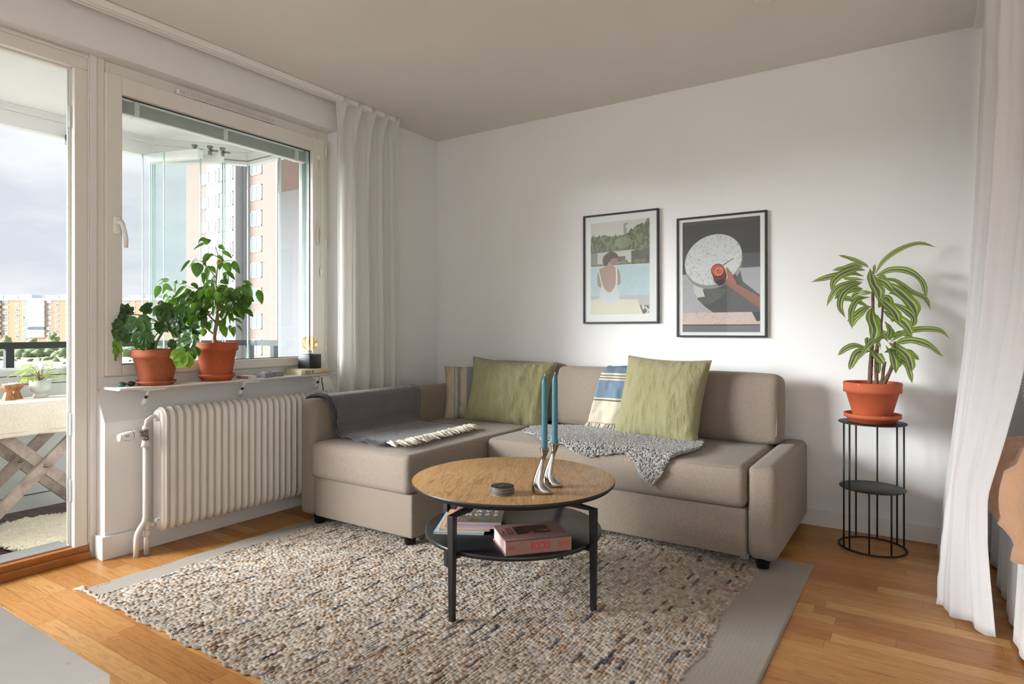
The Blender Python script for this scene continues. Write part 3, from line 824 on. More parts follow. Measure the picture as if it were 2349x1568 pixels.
# ------------------------------------------------------------------ rug (real loops of yarn as a height field)
def rug():
    X0, X1, Y0, Y1 = .30, 2.725, -2.56, -.655
    nx, ny = 760, 600
    xs = np.linspace(0, 1, nx); ys = np.linspace(0, 1, ny)
    U, V = np.meshgrid(xs, ys, indexing='ij')
    W = X1-X0; L = Y1-Y0
    x = U*W; y = V*L
    row_w = .0125
    wob = .004*np.sin(y*7+1)+.003*np.sin(y*19)
    r = (x+wob)/row_w; ri = np.floor(r).astype(int); rf = r-ri
    nr = ri.max()+3
    per = RNG.uniform(.016, .027, nr); ph = RNG.uniform(0, 1, nr)
    rr = np.clip(ri, 0, nr-1)
    c = y/per[rr]+ph[rr]*37+.3*np.sin(y*37+rr*2.9); ci = np.floor(c).astype(int); cf = c-ci
    ncs = ci.max()+3
    hsh = RNG.random((nr, ncs)); h2 = RNG.random((nr, ncs)); h3 = RNG.random((nr, ncs))
    ci = np.clip(ci, 0, ncs-1)
    a = hsh[rr, ci]; bq = h2[rr, ci]
    bumpx = np.sqrt(np.clip(1-((rf-.5)*2.05)**2, 0, 1)); bumpy = np.sqrt(np.clip(1-((cf-.5)*2.08)**2, 0, 1))
    h = .004+.0075*bumpx**.7*bumpy**.7*(.5+.7*bq)
    bL, bR = .125, W-.20
    wav = .012*np.sin(y*9)+.006*np.sin(y*31)
    flat = (x < bL+wav) | (x > bR+wav)
    hb = .0042+.0016*np.abs(np.sin(x*2*np.pi/.008+np.pi*np.floor(y/.006)%2))*np.abs(np.sin(y*2*np.pi/.012))
    h = np.where(flat, hb, h)
    # colour of the yarn
    pal = np.array([srgb(k) for k in ('#b9afa1', '#aea395', '#c3b9ab', '#a3988a', '#b5aa9c', '#9b9083', '#bcae99')])
    dark = np.array([srgb(k) for k in ('#34343a', '#454a55', '#75573f', '#5f4636', '#8a6c50', '#554b46')])
    colr = pal[(a*7).astype(int) % 7]
    # dark yarn comes in short runs along the rows
    runs = np.zeros((nr, ncs)); rc = np.zeros((nr, ncs), int)
    for i in range(nr):
        k = 0; dens = RNG.random()**3*.10+.006
        while k < ncs:
            if RNG.random() < dens:
                ln = RNG.integers(1, 5); runs[i, k:k+ln] = 1; rc[i, k:k+ln] = RNG.integers(0, 6); k += ln
            k += 1
    isd = runs[rr, ci] > 0
    tan = (bq > .88) & ~isd
    colr = np.where(isd[..., None], dark[rc[rr, ci]], colr)
    colr = np.where(tan[..., None], np.array(srgb('#a08568')), colr)
    sp = h3[rr, ci][..., None]*.30+.80+.10*np.sin(x*9+2*np.sin(y*3))[..., None]*np.sin(y*5+x*3)[..., None]
    fl = np.array(srgb('#978d81'))*(1+.14*np.sin(x*2*np.pi/.0085+3*np.sin(y*260))[..., None])*(.97+.06*RNG.random((nx, ny))[..., None])
    colr = np.where(flat[..., None], fl*.84, colr*sp*.88)
    # uneven near and far edges
    ox = X0+x+np.where(x < .02, .004*np.sin(y*25), 0); oy = Y0+y
    oy = oy+(1-V)**14*(.005*np.sin(x*23)+.004*np.sin(x*61)+.003*np.sin(x*141)-.004)
    edge = np.minimum(np.minimum(x, W-x), np.minimum(y, L-y)); h = h*np.clip(edge/.006, .12, 1)
    co = np.stack([ox, oy, h+.002], -1).reshape(-1, 3).astype(np.float32)
    me = bpy.data.meshes.new('rug')
    idx = np.arange(nx*ny).reshape(nx, ny)
    q = np.stack([idx[:-1, :-1], idx[1:, :-1], idx[1:, 1:], idx[:-1, 1:]], -1).reshape(-1, 4)
    me.vertices.add(len(co)); me.vertices.foreach_set('co', co.ravel())
    me.loops.add(q.size); me.loops.foreach_set('vertex_index', q.ravel().astype(np.int32))
    me.polygons.add(len(q)); me.polygons.foreach_set('loop_start', np.arange(0, q.size, 4, dtype=np.int32))
    me.polygons.foreach_set('use_smooth', np.ones(len(q), dtype=bool))
    me.update(calc_edges=True); me.validate()
    at = me.attributes.new('yarn', 'FLOAT_COLOR', 'POINT')
    at.data.foreach_set('color', np.concatenate([np.clip(colr, 0, 1).reshape(-1, 3), np.ones((nx*ny, 1))], 1).astype(np.float32).ravel())
    t = NT('loop_wool_yarn'); an = t.add('Attribute'); an.attribute_name = 'yarn'
    v = t.coord(); f = t.ramp(t.noise(v, 420, 3, .7), [(.3, (.8,)*3), (.7, (1.15,)*3)])
    t.color(t.mix(1.0, an.outputs['Color'], f, 'MULTIPLY')); t.set(Roughness=.95, Specular_IOR_Level=.1, Sheen_Weight=.25); t.bump(t.noise(v, 500, 3), .4, .0015)
    me.materials.append(t.m)
    root = thing('wool_rug', ((X0+X1)/2, (Y0+Y1)/2, 0), 'chunky flecked beige and brown wool rug with flat grey end bands', 'rug')
    o = bpy.data.objects.new('woven_pile', me); COL.objects.link(o); o.parent = root; o.matrix_parent_inverse = Matrix.Translation(-root.location)
    b = MB(); b.box((X0+.008, Y0+.012, .0005), (X1-.008, Y1-.004, .003)); b.build('rug_backing', M['sofa'], root)
    e = MB()
    pts = [(X0+k/240*W, Y0-.001+.005*sin(k/240*W*23)+.004*sin(k/240*W*61)+.003*sin(k/240*W*141)-.004, .006+.002*sin(k*1.9)) for k in range(241)]
    e.tube(pts, [.0058+.0016*sin(k*1.4) for k in range(241)], 8); e.build('selvedge', fabric('selvedge_wool', '#968b7e', 300, var=.2, bump=.6, dist=.003, fleck=.25), root)
    fr = MB()
    for k in range(5): fr.tube([(X0+.003, Y0+.004*k-.004, .005), (X0-.02-.004*k, Y0-.012+.007*k, .006), (X0-.04, Y0-.014+.008*k, .003)], .002, 5)
    fr.build('corner_tassel', M['cream'], root)
rug()
# ------------------------------------------------------------------ coffee table
CT = Vector((1.742, -1.593, 0))
ct = thing('coffee_table', CT, 'round coffee table with an oak top and a black lower shelf', 'coffee table')
tp = MB(); tp.lathe([(0, .4545), (.400, .4545), (.405, .453)], CT, 96); tp.build('table_top', M['oak'], ct)
tp = MB(); tp.lathe([(.405, .453), (.407, .450), (.407, .443), (.398, .434), (.372, .424), (0, .424)], CT, 96); tp.build('rim', M['black'], ct)
tp = MB(); tp.lathe([(0, .258), (.350, .258), (.354, .255), (.354, .243), (.350, .240), (0, .240)], CT, 96)
M['shelfblack'] = plain('black_shelf_veneer', '#1d1d1e', .33, var=.12, nscale=30)
tp.build('lower_shelf', M['shelfblack'], ct)
for (lx, ly) in ((1.726, -1.967), (2.109, -1.612), (1.378, -1.57), (1.756, -1.222)):
    L = Vector((lx, ly, 0)); c = (CT-L).normalized()
    mb = MB(); zt = .384
    mb.tube([L+Vector((0, 0, .012)), L+Vector((0, 0, zt)), L+c*.10+Vector((0, 0, zt+.006)), L+c*.135+Vector((0, 0, .428))], .0095, 4, square=True)
    mb.tube([L+Vector((0, 0, .234)), L+c*.05+Vector((0, 0, .234))], .006, 4, square=True)
    mb.build('leg', M['black'], ct, bevel=.001)
# coasters
CS = [(0, 0), (.001, -.001), (-.0012, .001), (.001, .0012), (-.001, 0), (.0005, -.0008)]
c0 = None
M['coaster'] = plain('black_leather_coaster', '#1e1e20', .55, bump=.3, bscale=200); M['coasteredge'] = plain('pale_coaster_edge', '#b7a894', .7)
for k, (dx, dy) in enumerate(CS):
    lab = 'round black pale-edged coaster, %s of the coffee table stack' % ('bottom one', 'second from bottom', 'third from bottom', 'third from top', 'second from top', 'top one')[k]
    z = .4555+k*.0050
    r = thing('coaster', (1.853+dx, -1.835+dy, z), lab, 'coaster', 'stacked coasters')
    mb = MB(); mb.lathe([(0, z+.0044), (.0415, z+.0044), (.0425, z+.0038), (.0425, z+.0014)], (1.853+dx, -1.835+dy, 0), 48); mb.build('leather_top', M['coaster'], r)
    mb = MB(); mb.lathe([(.0425, z+.0014), (.0428, z+.0012), (.0425, z), (0, z)], (1.853+dx, -1.835+dy, 0), 48); mb.build('coaster_base', M['coasteredge'], r)
    if k == 5:
        MB().box((1.852, -1.86, z+.0043), (1.8535, -1.825, z+.0047)).build('stitched_mark', M['coasteredge'], r)
# candle holders and candles
M['candle'] = plain('petrol_wax', '#2f6f7d', .4, var=.05, nscale=20, Subsurface_Weight=.15)
M['wick'] = plain('cotton_wick', '#d9dfdc', .8)
def holder(px, py, label, clabel):
    b = Vector((px, py, .4555)); s = .165
    root = thing('candle_holder', b, label, 'candle holder', 'polished candle holders')
    lv = [(1.0, 0, .0172, .0172), (.97, .0, .0165, .0165), (.88, -.001, .0125, .0125), (.77, -.005, .0088, .009), (.64, -.012, .0092, .010), (.46, -.020, .0135, .013), (.30, -.024, .0185, .017), (.20, -.021, .025, .020), (.11, -.014, .0325, .0225), (.045, -.008, .0375, .0225), (.01, -.0055, .0345, .0205), (0, -.006, .031, .018)]
    # smooth with catmull interpolation
    def cat(p0, p1, p2, p3, t): return [.5*((2*b_)+(-a+c)*t+(2*a-5*b_+4*c-d)*t*t+(-a+3*b_-3*c+d)*t**3) for a, b_, c, d in zip(p0, p1, p2, p3)]
    fine = []
    for i in range(len(lv)-1):
        q = [lv[max(0, i-1)], lv[i], lv[i+1], lv[min(len(lv)-1, i+2)]]
        for k in range(4): fine.append(cat(*q, k/4))
    fine.append(lv[-1]); n = 40; mb = MB(); vs = []; fs = []
    for (z, c, a, d) in fine:
        low = max(0, 1-z/.35)
        for j in range(n):
            th = 2*pi*j/n; rx, ry = a*cos(th), d*sin(th)
            if cos(th) > 0 and low > 0: rx *= 1+.10*low; ry *= 1-.35*low*cos(th)
            vs.append(b+RV*(c+rx)+DV*ry+UP*(z*s))
    for i in range(len(fine)-1):
        for j in range(n): fs.append((i*n+j, (i+1)*n+j, (i+1)*n+(j+1) % n, i*n+(j+1) % n))
    m = len(fine)-1; fs.append(tuple(m*n+j for j in range(n)))
    o = len(vs)                                       # hollow cup
    for k_, (rr, zz) in enumerate(((.0140, 1.0), (.0125, .90))):
        for j in range(n): th = 2*pi*j/n; vs.append(b+RV*rr*cos(th)+DV*rr*sin(th)+UP*(zz*s))
    for j in range(n): fs.append((j, (j+1) % n, o+(j+1) % n, o+j)); fs.append((o+j, o+(j+1) % n, o+n+(j+1) % n, o+n+j))
    fs.append(tuple(o+n+j for j in range(n)))
    mb.add(vs, fs).build('twisted_stem', M['chrome'], root)
    cd = thing('taper_candle', b+Vector((0, 0, s*.92)), clabel, 'candle', 'petrol taper candles')
    z0 = b.z+s*.91
    mb = MB(); mb.lathe([(0, z0), (.0105, z0), (.0112, z0+.02), (.0108, z0+.248), (.0103, z0+.255), (.0060, z0+.268), (.0040, z0+.274), (0, z0+.276)], (b.x, b.y, 0), 24)
    mb.build('wax', M['candle'], cd)
    MB().tube([(b.x, b.y, z0+.274), (b.x+.0008, b.y, z0+.285)], .0011, 6).build('wick', M['wick'], cd)
holder(1.981, -1.751, 'polished steel candle holder standing nearer the table edge', 'petrol blue candle in the nearer steel holder')
holder(1.963, -1.643, 'polished steel candle holder standing behind the other', 'petrol blue candle in the holder farther from the table edge')

# magazines on the lower shelf
def rot2(c, a): return Matrix.Translation(c) @ Matrix.Rotation(a, 4, 'Z')
M['page'] = plain('magazine_pages', '#a9a49c', .8, var=.1, nscale=300)
covers = ['#a9c4cf', '#e3b182', '#b98fb4', '#8f8a86', '#a8595c']
mags = [('lowest of the stack with a pale blue cover', .0085), ('second from the bottom with an orange cover', .0085), ('third from the bottom with a lilac cover', .009), ('on top of the stack with a dark painterly cover', .011)]
def cover_mat():
    t = NT('painterly_cover'); v = t.coord('Object', (14, 30, 1), (0, 0, .5)); n = t.noise(v, 1.3, 5, .75)
    c = t.ramp(n, [(.25, srgb('#243238')), (.38, srgb('#6b3a36')), (.47, srgb('#7d6a4a')), (.55, srgb('#4d6f7a')), (.63, srgb('#9c5a4a')), (.75, srgb('#c09a7a'))])
    t.color(c); t.set(Roughness=.3); return t.m
z = .2585
A0 = math.atan2(-1.763+1.856, 1.71-1.539)   # front edge direction
ex = Vector((cos(A0), sin(A0), 0)); ey = Vector((-sin(A0), cos(A0), 0))
p0 = Vector((1.541, -1.853, 0))
for k, (lb, th) in enumerate(mags):
    sft = ex*(.021*k)+ey*(.012*k)
    a = A0+radians((0, 1.5, -1, 1)[k])
    org = p0+sft; root = thing('magazine', (org.x, org.y, z), 'magazine on the lower table shelf, '+lb, 'magazine', 'stacked magazines')
    Mx = rot2(Vector((org.x, org.y, 0)), a)
    W_, H_ = .198, .262
    MB().box((.002, .001, z+.0006), (W_-.001, H_-.001, z+th-.0006), M=Mx).build('pages', M['page'], root)
    cm = plain('cover_%d' % k, covers[k], .35, var=.1) if k < 3 else cover_mat()
    cv = MB().box((0, 0, z), (W_, H_, z+.0006), M=Mx).box((0, 0, z+th-.0007), (W_, H_, z+th), M=Mx).box((0, 0, z), (.0012, H_, z+th), M=Mx)
    cvo = cv.build('cover', cm, root)
    if k == 3:
        MB().box((0, 0, z+th), (.026, H_, z+th+.0003), M=Mx).build('cover_band', plain('dusty_red_band', '#b86a6c', .35), cvo)
        MB().box((.028, .228, z+th), (W_, H_, z+th+.0003), M=Mx).build('cover_header', M['white'], cvo)
        wt = plain('cover_letter_white', '#c9c6c2', .4, var=0)
        for ch, u, vv in (('H', .058, .148), ('A', .096, .148), ('V', .134, .148), ('E', .168, .148), ('H', .058, .098), ('O', .096, .098), ('P', .134, .098), ('E', .168, .098)):
            text_obj('letter', ch, .036, Mx @ Matrix.Translation((u, vv, z+th+.0004)), wt, cvo, bold=.001)
        text_obj('small_print', 'of sports', .012, Mx @ Matrix.Translation((.10, .05, z+th+.0004)), wt, cvo) if False else None
    z += th+.0003
# big pink book
bk = thing('art_book', (1.914, -1.905, .2585), 'thick dusty pink art book with red lettering on the lower table shelf', 'book')
A = math.atan2(-1.721+1.905, 2.075-1.914); o_ = Vector((1.913, -1.903, 0)); Mx = rot2(o_, A)
W_, H_, zb, zt = .245, .187, .2585, .311
pk = plain('dusty_pink_cloth', '#8f6c66', .6, bump=.2, bscale=300); pk2 = plain('pink_page_block', '#c9aeab', .7, var=.04, nscale=200)
cvb = MB().box((0, 0, zb), (W_, H_, zb+.004), M=Mx).box((0, 0, zt-.004), (W_, H_, zt), M=Mx).box((0, 0, zb), (W_, .004, zt), M=Mx).build('cover', pk, bk, bevel=.001)
MB().box((.004, .004, zb+.004), (W_-.004, H_-.004, zt-.004), M=Mx).build('page_block', pk2, bk)
red = plain('red_foil_print', '#c03430', .4, var=0)
R90 = Matrix.Rotation(pi/2, 4, 'X')
zm = (zb+zt)/2
text_obj('spine_title', 'ROCKS', .036, Mx @ Matrix.Translation((.128, -.0004, zm)) @ R90, red, cvb, sx=.62, bold=.0006)
text_obj('spine_author', 'PARIS', .020, Mx @ Matrix.Translation((.022, -.0004, zm)) @ R90, red, cvb, sx=.5)
text_obj('spine_note', '500 PAGES', .022, Mx @ Matrix.Translation((.215, -.0004, zm)) @ R90, red, cvb, sx=.42)
# cover picture painted in brown tones
t = NT('dark_cover_painting'); v = t.coord('Object', (22, 30, 1)); n = t.noise(v, 1.0, 4, .6)
t.color(t.ramp(n, [(.35, srgb('#1c1412')), (.52, srgb('#3a211a')), (.60, srgb('#8a3d25')), (.66, srgb('#c79a72')), (.72, srgb('#2a1a16'))])); t.set(Roughness=.3)
MB().box((.062, .062, zt), (.190, .150, zt+.0004), M=Mx).build('cover_picture', t.m, cvb)
dr = plain('dull_red_print', '#8c4a46', .5, var=0)
text_obj('cover_title', 'ROCKS', .030, Mx @ Matrix.Translation((.040, .105, zt+.0005)) @ Matrix.Rotation(-pi/2, 4, 'Z'), dr, cvb, sx=.8, bold=.0004)
text_obj('cover_subtitle', 'PARIS', .012, Mx @ Matrix.Translation((.016, .105, zt+.0005)) @ Matrix.Rotation(-pi/2, 4, 'Z'), dr, cvb)

# ------------------------------------------------------------------ framed prints
def inpoly(px, py, poly):
    c = np.zeros(px.shape, bool); j = len(poly)-1
    for i in range(len(poly)):
        xi, yi = poly[i]; xj, yj = poly[j]
        with np.errstate(divide='ignore', invalid='ignore'):
            m = ((yi > py) != (yj > py)) & (px < (xj-xi)*(py-yi)/((yj-yi) if yj != yi else 1e-9)+xi)
        c ^= m; j = i
    return c
def vnoise(u, v, s, seed=0):
    r = np.random.default_rng(seed).random((64, 64)); x = (u*s) % 63; y = (v*s) % 63
    xi = x.astype(int); yi = y.astype(int); fx = x-xi; fy = y-yi; fx = fx*fx*(3-2*fx); fy = fy*fy*(3-2*fy)
    a = r[xi % 64, yi % 64]; b = r[(xi+1) % 64, yi % 64]; c = r[xi % 64, (yi+1) % 64]; d = r[(xi+1) % 64, (yi+1) % 64]
    return a*(1-fx)*(1-fy)+b*fx*(1-fy)+c*(1-fx)*fy+d*fx*fy
def fb(u, v, s, seed=0): return .5*vnoise(u, v, s, seed)+.3*vnoise(u, v, s*2.1, seed+1)+.2*vnoise(u, v, s*4.3, seed+2)
def C(h): return np.array(srgb(h))
def lay(img, mask, c, a=1.0):
    k = (mask.astype(float)*a)[..., None]; return img*(1-k)+(c if getattr(c, 'ndim', 1) == 3 else np.asarray(c)[None, None, :])*k
def ell(u, v, cx, cy, rx, ry, rot=0):
    x, y = u-cx, v-cy; a = x*cos(rot)+y*sin(rot); b = -x*sin(rot)+y*cos(rot)
    return (a/rx)**2+(b/ry)**2 < 1
def print1(u, v):
    n1 = fb(u, v, 14, 3)[..., None]; n2 = fb(u, v, 30, 9)
    img = np.ones(u.shape+(3,))*C('#cfcdc8')
    tree = v > .155+.05*(fb(u, v*0, 9, 4)-.5)*2-.10*np.exp(-((u-.82)/.14)**2)-.05*np.exp(-((u-.99)/.06)**2)*3-.03*(u < .05)
    img = lay(img, tree, C('#5d6350')*(.55+.9*n1))
    img = lay(img, tree & (n2 > .52), C('#8e9672'), .6)
    img = lay(img, ell(u, v, .55, .235, .13, .065), C('#8f9474')*(.7+.5*n1), .8)
    img = lay(img, (np.abs(u-.62) < .05) & (v > .03) & (v < .14) & (n2 > .5), C('#7c7d74'), .8)
    img = lay(img, inpoly(u, v, [(.08, .33), (.70, .315), (.76, .33), (.70, .45), (.08, .455)]), C('#c6c3be'))
    img = lay(img, (u > .08) & (u < .74) & (np.abs(v-(.322-.02*(u-.3))) < .005), C('#77756f'))
    img = lay(img, (u > .46) & (u < .60) & (v > .38) & (v < .445), C('#6b6862'))
    img = lay(img, (u > .70) & (v > .33) & (v < .46), C('#5b5c50')*(.7+.6*n1))
    img = lay(img, (u < .12) & (v > .33) & (v < .46), C('#8b8c80')*(.8+.4*n1))
    for cx in (.6, .8, .9): img = lay(img, ell(u, v, cx, .44, .05, .022), C('#7f8468')*(.7+.5*n1))
    pool = v > .47+.012*np.abs(u-.6)
    img = lay(img, pool, C('#b7ccd3')*(.93+.12*n1)); img = lay(img, pool & (v < .487), C('#c6cdd0'))
    img = lay(img, v > .80, C('#bcbabb'))
    img = lay(img, inpoly(u, v, [(0, .845), (.15, .83), (.8, .85), (.84, .92), (.9, 1.0), (0, 1.0)]), C('#dcd7c4')*(.95+.08*n1))
    img = lay(img, (v > .91) & (u > .84+.05*(v-.91)/.09), np.where((fb(u, v, 60, 6) > .5)[..., None], C('#d5d1cc'), C('#5d5650')))
    skin = C('#a98f80')*(1.06-.25*np.abs(u-.33)[..., None]*2)
    back = inpoly(u, v, [(.15, .51), (.26, .48), (.31, .44), (.40, .45), (.41, .49), (.48, .51), (.515, .57), (.525, .66), (.50, .69), (.46, .68), (.45, .75), (.36, .79), (.26, .79), (.20, .72), (.16, .705), (.125, .69), (.115, .62), (.125, .54)])
    img = lay(img, back, skin)
    suit = inpoly(u, v, [(.20, .66), (.235, .715), (.29, .755), (.33, .765), (.38, .75), (.425, .70), (.45, .64), (.465, .70), (.50, .79), (.495, .84), (.44, .875), (.33, .885), (.22, .875), (.155, .84), (.16, .78)])
    img = lay(img, suit, C('#cfd3d6')*(.96+.08*n1))
    def line(x0, y0, x1, y1, w):
        dx, dy = x1-x0, y1-y0; tt = np.clip(((u-x0)*dx+(v-y0)*dy)/(dx*dx+dy*dy), 0, 1)
        return np.hypot(u-x0-tt*dx, (v-y0-tt*dy)*1.55) < w
    img = lay(img, line(.135, .51, .20, .68, .009) | line(.45, .50, .455, .67, .012), C('#dcdcda'))
    img = lay(img, inpoly(u, v, [(.33, .40), (.46, .40), (.475, .425), (.45, .455), (.43, .475), (.38, .47), (.33, .44)]), C('#9a7866'))
    img = lay(img, ell(u, v, .385, .375, .10, .048, .2) | ell(u, v, .265, .415, .055, .06) | ell(u, v, .30, .39, .06, .05), C('#5f4d45')*(.8+.4*n1))
    img = lay(img, inpoly(u, v, [(.345, .41), (.40, .395), (.465, .40), (.46, .44), (.42, .465), (.37, .45)]), C('#a07d6b'))
    return img*.92+.06
def print2(u, v):
    n1 = fb(u, v, 40, 3)[..., None]; n2 = fb(u, v, 60, 12)
    img = np.ones(u.shape+(3,))*C('#3f3f41')
    img = lay(img, v < .03, C('#54473d'))
    img = lay(img, (u < .2) & (v > .475), C('#a9a9ac')*(.9+.2*n1)); img = lay(img, (u > .62) & (v > .44), C('#a5a5a8')*(.9+.2*n1)); img = lay(img, (v > .475) & (u <= .62), C('#a9a9ac')*(.9+.2*n1))
    sh = inpoly(u, v, [(.20, .70), (.30, .60), (.5, .56), (.70, .53), (.755, .46), (.79, .56), (1, .68), (1, .84), (.43, .835), (.30, .77)])
    img = lay(img, sh, C('#4a4a4a')*(.92+.16*n1))
    img = lay(img, inpoly(u, v, [(.145, .55), (.19, .58), (.27, .61), (.31, .70), (.21, .70), (.16, .64)]), C('#c4c4c4'))
    img = lay(img, inpoly(u, v, [(.20, .69), (.31, .68), (.29, .61), (.45, .60), (.60, .63), (.5, .70), (.35, .755), (.26, .745)]), C('#5d5d59')*(.8+.4*n1))
    img = lay(img, ell(u, v, .41, .385, .374, .225, -.12), C('#8d8e8a'))
    img = lay(img, ell(u, v, .405, .355, .374, .222, -.12), C('#cfd0d0'))
    img = lay(img, ell(u, v, .405, .355, .37, .218, -.12) & (n2 > .64), C('#a3a3a1'), .7)
    arm = inpoly(u, v, [(.545, .565), (.60, .52), (.575, .44), (.59, .43), (.64, .47), (.68, .52), (.76, .60), (.82, .625), (1.0, .70), (1.0, .80), (.86, .73), (.72, .655), (.62, .60)])
    img = lay(img, arm, C('#8a5440')*(1.15-.5*(np.clip((v-.55-.42*(u-.55))*9, -.3, .8))[..., None]))
    img = lay(img, inpoly(u, v, [(.66, .50), (.70, .49), (.76, .585), (.72, .59)]), C('#3a3130'))
    img = lay(img, inpoly(u, v, [(.39, .47), (.56, .44), (.59, .50), (.57, .56), (.50, .59), (.43, .56)]), C('#6b2420'))
    img = lay(img, inpoly(u, v, [(.44, .545), (.56, .53), (.55, .58), (.48, .59)]), C('#241c1c'))
    img = lay(img, ell(u, v, .47, .452, .088, .060), C('#5b2b22')); img = lay(img, ell(u, v, .47, .450, .078, .051), C('#c0533c')*(.8+.4*n1))
    img = lay(img, ell(u, v, .485, .462, .05, .036), C('#d9a08c')); img = lay(img, ell(u, v, .485, .462, .040, .028), C('#c4523f')*(.8+.4*n1))
    dx, dy = .13, -.055; tt = np.clip(((u-.54)*dx+(v-.408)*dy)/(dx*dx+dy*dy), 0, 1)
    img = lay(img, np.hypot(u-.54-tt*dx, (v-.408-tt*dy)*1.4) < .007, C('#7d5f59'))
    img = lay(img, v > .825, C('#cdb8b2')*(.96+.08*n1))
    vein = np.abs(fb(u, v*2.2, 8, 21)-.5) < .012
    img = lay(img, (v > .825) & vein, C('#a8673f'), .7)
    img = lay(img, (u > .90+.7*(v-.825)) & (v > .825) & (v < .905) & (u > .89), C('#1f1e20'))
    img = lay(img, v > .932, C('#6f6c73')*(.85+.2*np.sin(v*330)[..., None]**2)); img = lay(img, np.abs(v-.936) < .004, C('#232226'))
    return img*.95+.03
M['paper'] = plain('passepartout_paper', '#e6e7e6', .7, var=.01)
def framed(name, x0, x1, z0, z1, pu, fn, label):
    root = thing('framed_print', ((x0+x1)/2, 0, z0), label, 'framed print', 'framed prints above the sofa')
    fw = .011
    mb = MB(); mb.box((x0, -.024, z0), (x0+fw, -.001, z1)); mb.box((x1-fw, -.024, z0), (x1, -.001, z1)); mb.box((x0+fw, -.024, z0), (x1-fw, -.001, z0+fw)); mb.box((x0+fw, -.024, z1-fw), (x1-fw, -.001, z1))
    mb.build('picture_frame', M['black'], root, bevel=.001)
    MB().box((x0+fw, -.014, z0+fw), (x1-fw, -.003, z1-fw)).build('mount', M['paper'], root)
    a, b, c, d = pu; X0 = x0+(x1-x0)*a; X1 = x0+(x1-x0)*b; Z1 = z1-(z1-z0)*c; Z0 = z1-(z1-z0)*d
    nx, nz = 240, 330; U, V = np.meshgrid(np.linspace(0, 1, nx), np.linspace(0, 1, nz), indexing='ij')
    img = fn(U, V)
    co = np.stack([X0+(X1-X0)*U, np.full_like(U, -.0146), Z1+(Z0-Z1)*V], -1).reshape(-1, 3).astype(np.float32)
    me = bpy.data.meshes.new('print'); idx = np.arange(nx*nz).reshape(nx, nz)
    q = np.stack([idx[:-1, :-1], idx[:-1, 1:], idx[1:, 1:], idx[1:, :-1]], -1).reshape(-1, 4)
    me.vertices.add(len(co)); me.vertices.foreach_set('co', co.ravel()); me.loops.add(q.size); me.loops.foreach_set('vertex_index', q.ravel().astype(np.int32))
    me.polygons.add(len(q)); me.polygons.foreach_set('loop_start', np.arange(0, q.size, 4, dtype=np.int32)); me.update(calc_edges=True)
    at = me.attributes.new('ink', 'FLOAT_COLOR', 'POINT'); at.data.foreach_set('color', np.concatenate([np.clip(img, 0, 1).reshape(-1, 3), np.ones((nx*nz, 1))], 1).astype(np.float32).ravel())
    t = NT('printed_ink'); an = t.add('Attribute'); an.attribute_name = 'ink'; t.color(an.outputs['Color']); t.set(Roughness=.5, Specular_IOR_Level=.3); me.materials.append(t.m)
    o = bpy.data.objects.new('print', me); COL.objects.link(o); o.parent = root; o.matrix_parent_inverse = Matrix.Translation(-root.location)
    MB().box((x0+fw, -.0195, z0+fw), (x1-fw, -.018, z1-fw)).build('glass', M['glass'], root)
framed('a', 1.263, 1.776, 1.091, 1.796, (.102, .885, .075, .915), print1, 'black framed print of a woman in a white swimsuit beside a pool')
framed('b', 1.890, 2.403, 1.007, 1.719, (.066, .928, .038, .958), print2, 'black framed print of a hand holding a red drink over a round white table')
# ------------------------------------------------------------------ plant helpers
def pot(root, c, z0, rt, rb, h, mat, saucer=(.09, .02, .012), rim=.22, soil=.9):
    """c=(x,y); terracotta flower pot + saucer + soil"""
    sr, sh_, lip = saucer
    zb = z0+.006
    mb = MB(); rh = h*rim
    prof = [(0, zb), (rb, zb), (rb+(rt*.9-rb)*.0+.001, zb+.004), (rb+(rt*.90-rb)*.98, z0+h-rh), (rt*.985, z0+h-rh+.002), (rt*.992, z0+h-rh*.55), (rt*.978, z0+h-rh*.5), (rt, z0+h-.006), (rt-.002, z0+h), (rt-.010, z0+h), (rt-.012, z0+h-.012), (rt*.86, z0+h-.03)]
    mb.lathe(prof, (c[0], c[1], 0), 56); mb.build('pot', mat, root)
    mb = MB(); mb.lathe([(0, z0), (sr*.80, z0), (sr*.93, z0+sh_*.55), (sr, z0+sh_*.58), (sr+.001, z0+sh_), (sr-.006, z0+sh_), (sr*.88, z0+sh_*.45), (rb*1.01, z0+.008)], (c[0], c[1], 0), 56); mb.build('saucer', mat, root)
    mb = MB(); P = []
    n = 28
    for i in range(8):
        r = rt*.88*i/7
        P.append([(c[0]+r*cos(2*pi*j/n), c[1]+r*sin(2*pi*j/n), z0+h-.022+.004*noise.noise(Vector((r*60, j*.9, 1)))+.006*(1-i/7)) for j in range(n+1)])
    mb.grid(P); mb.build('soil', M['soil'], root)
def bez(pts, n):
    """catmull-rom through 3-D points"""
    P = [Vector(p) for p in pts]; P = [P[0]*2-P[1]]+P+[P[-1]*2-P[-2]]; out = []
    m = len(P)-3
    for i in range(n+1):
        t = i/n*m; k = min(m-1, int(t)); f = t-k; a, b, c, d = P[k:k+4]
        out.append(.5*((2*b)+(-a+c)*f+(2*a-5*b+4*c-d)*f*f+(-a+3*b-3*c+d)*f**3))
    return out
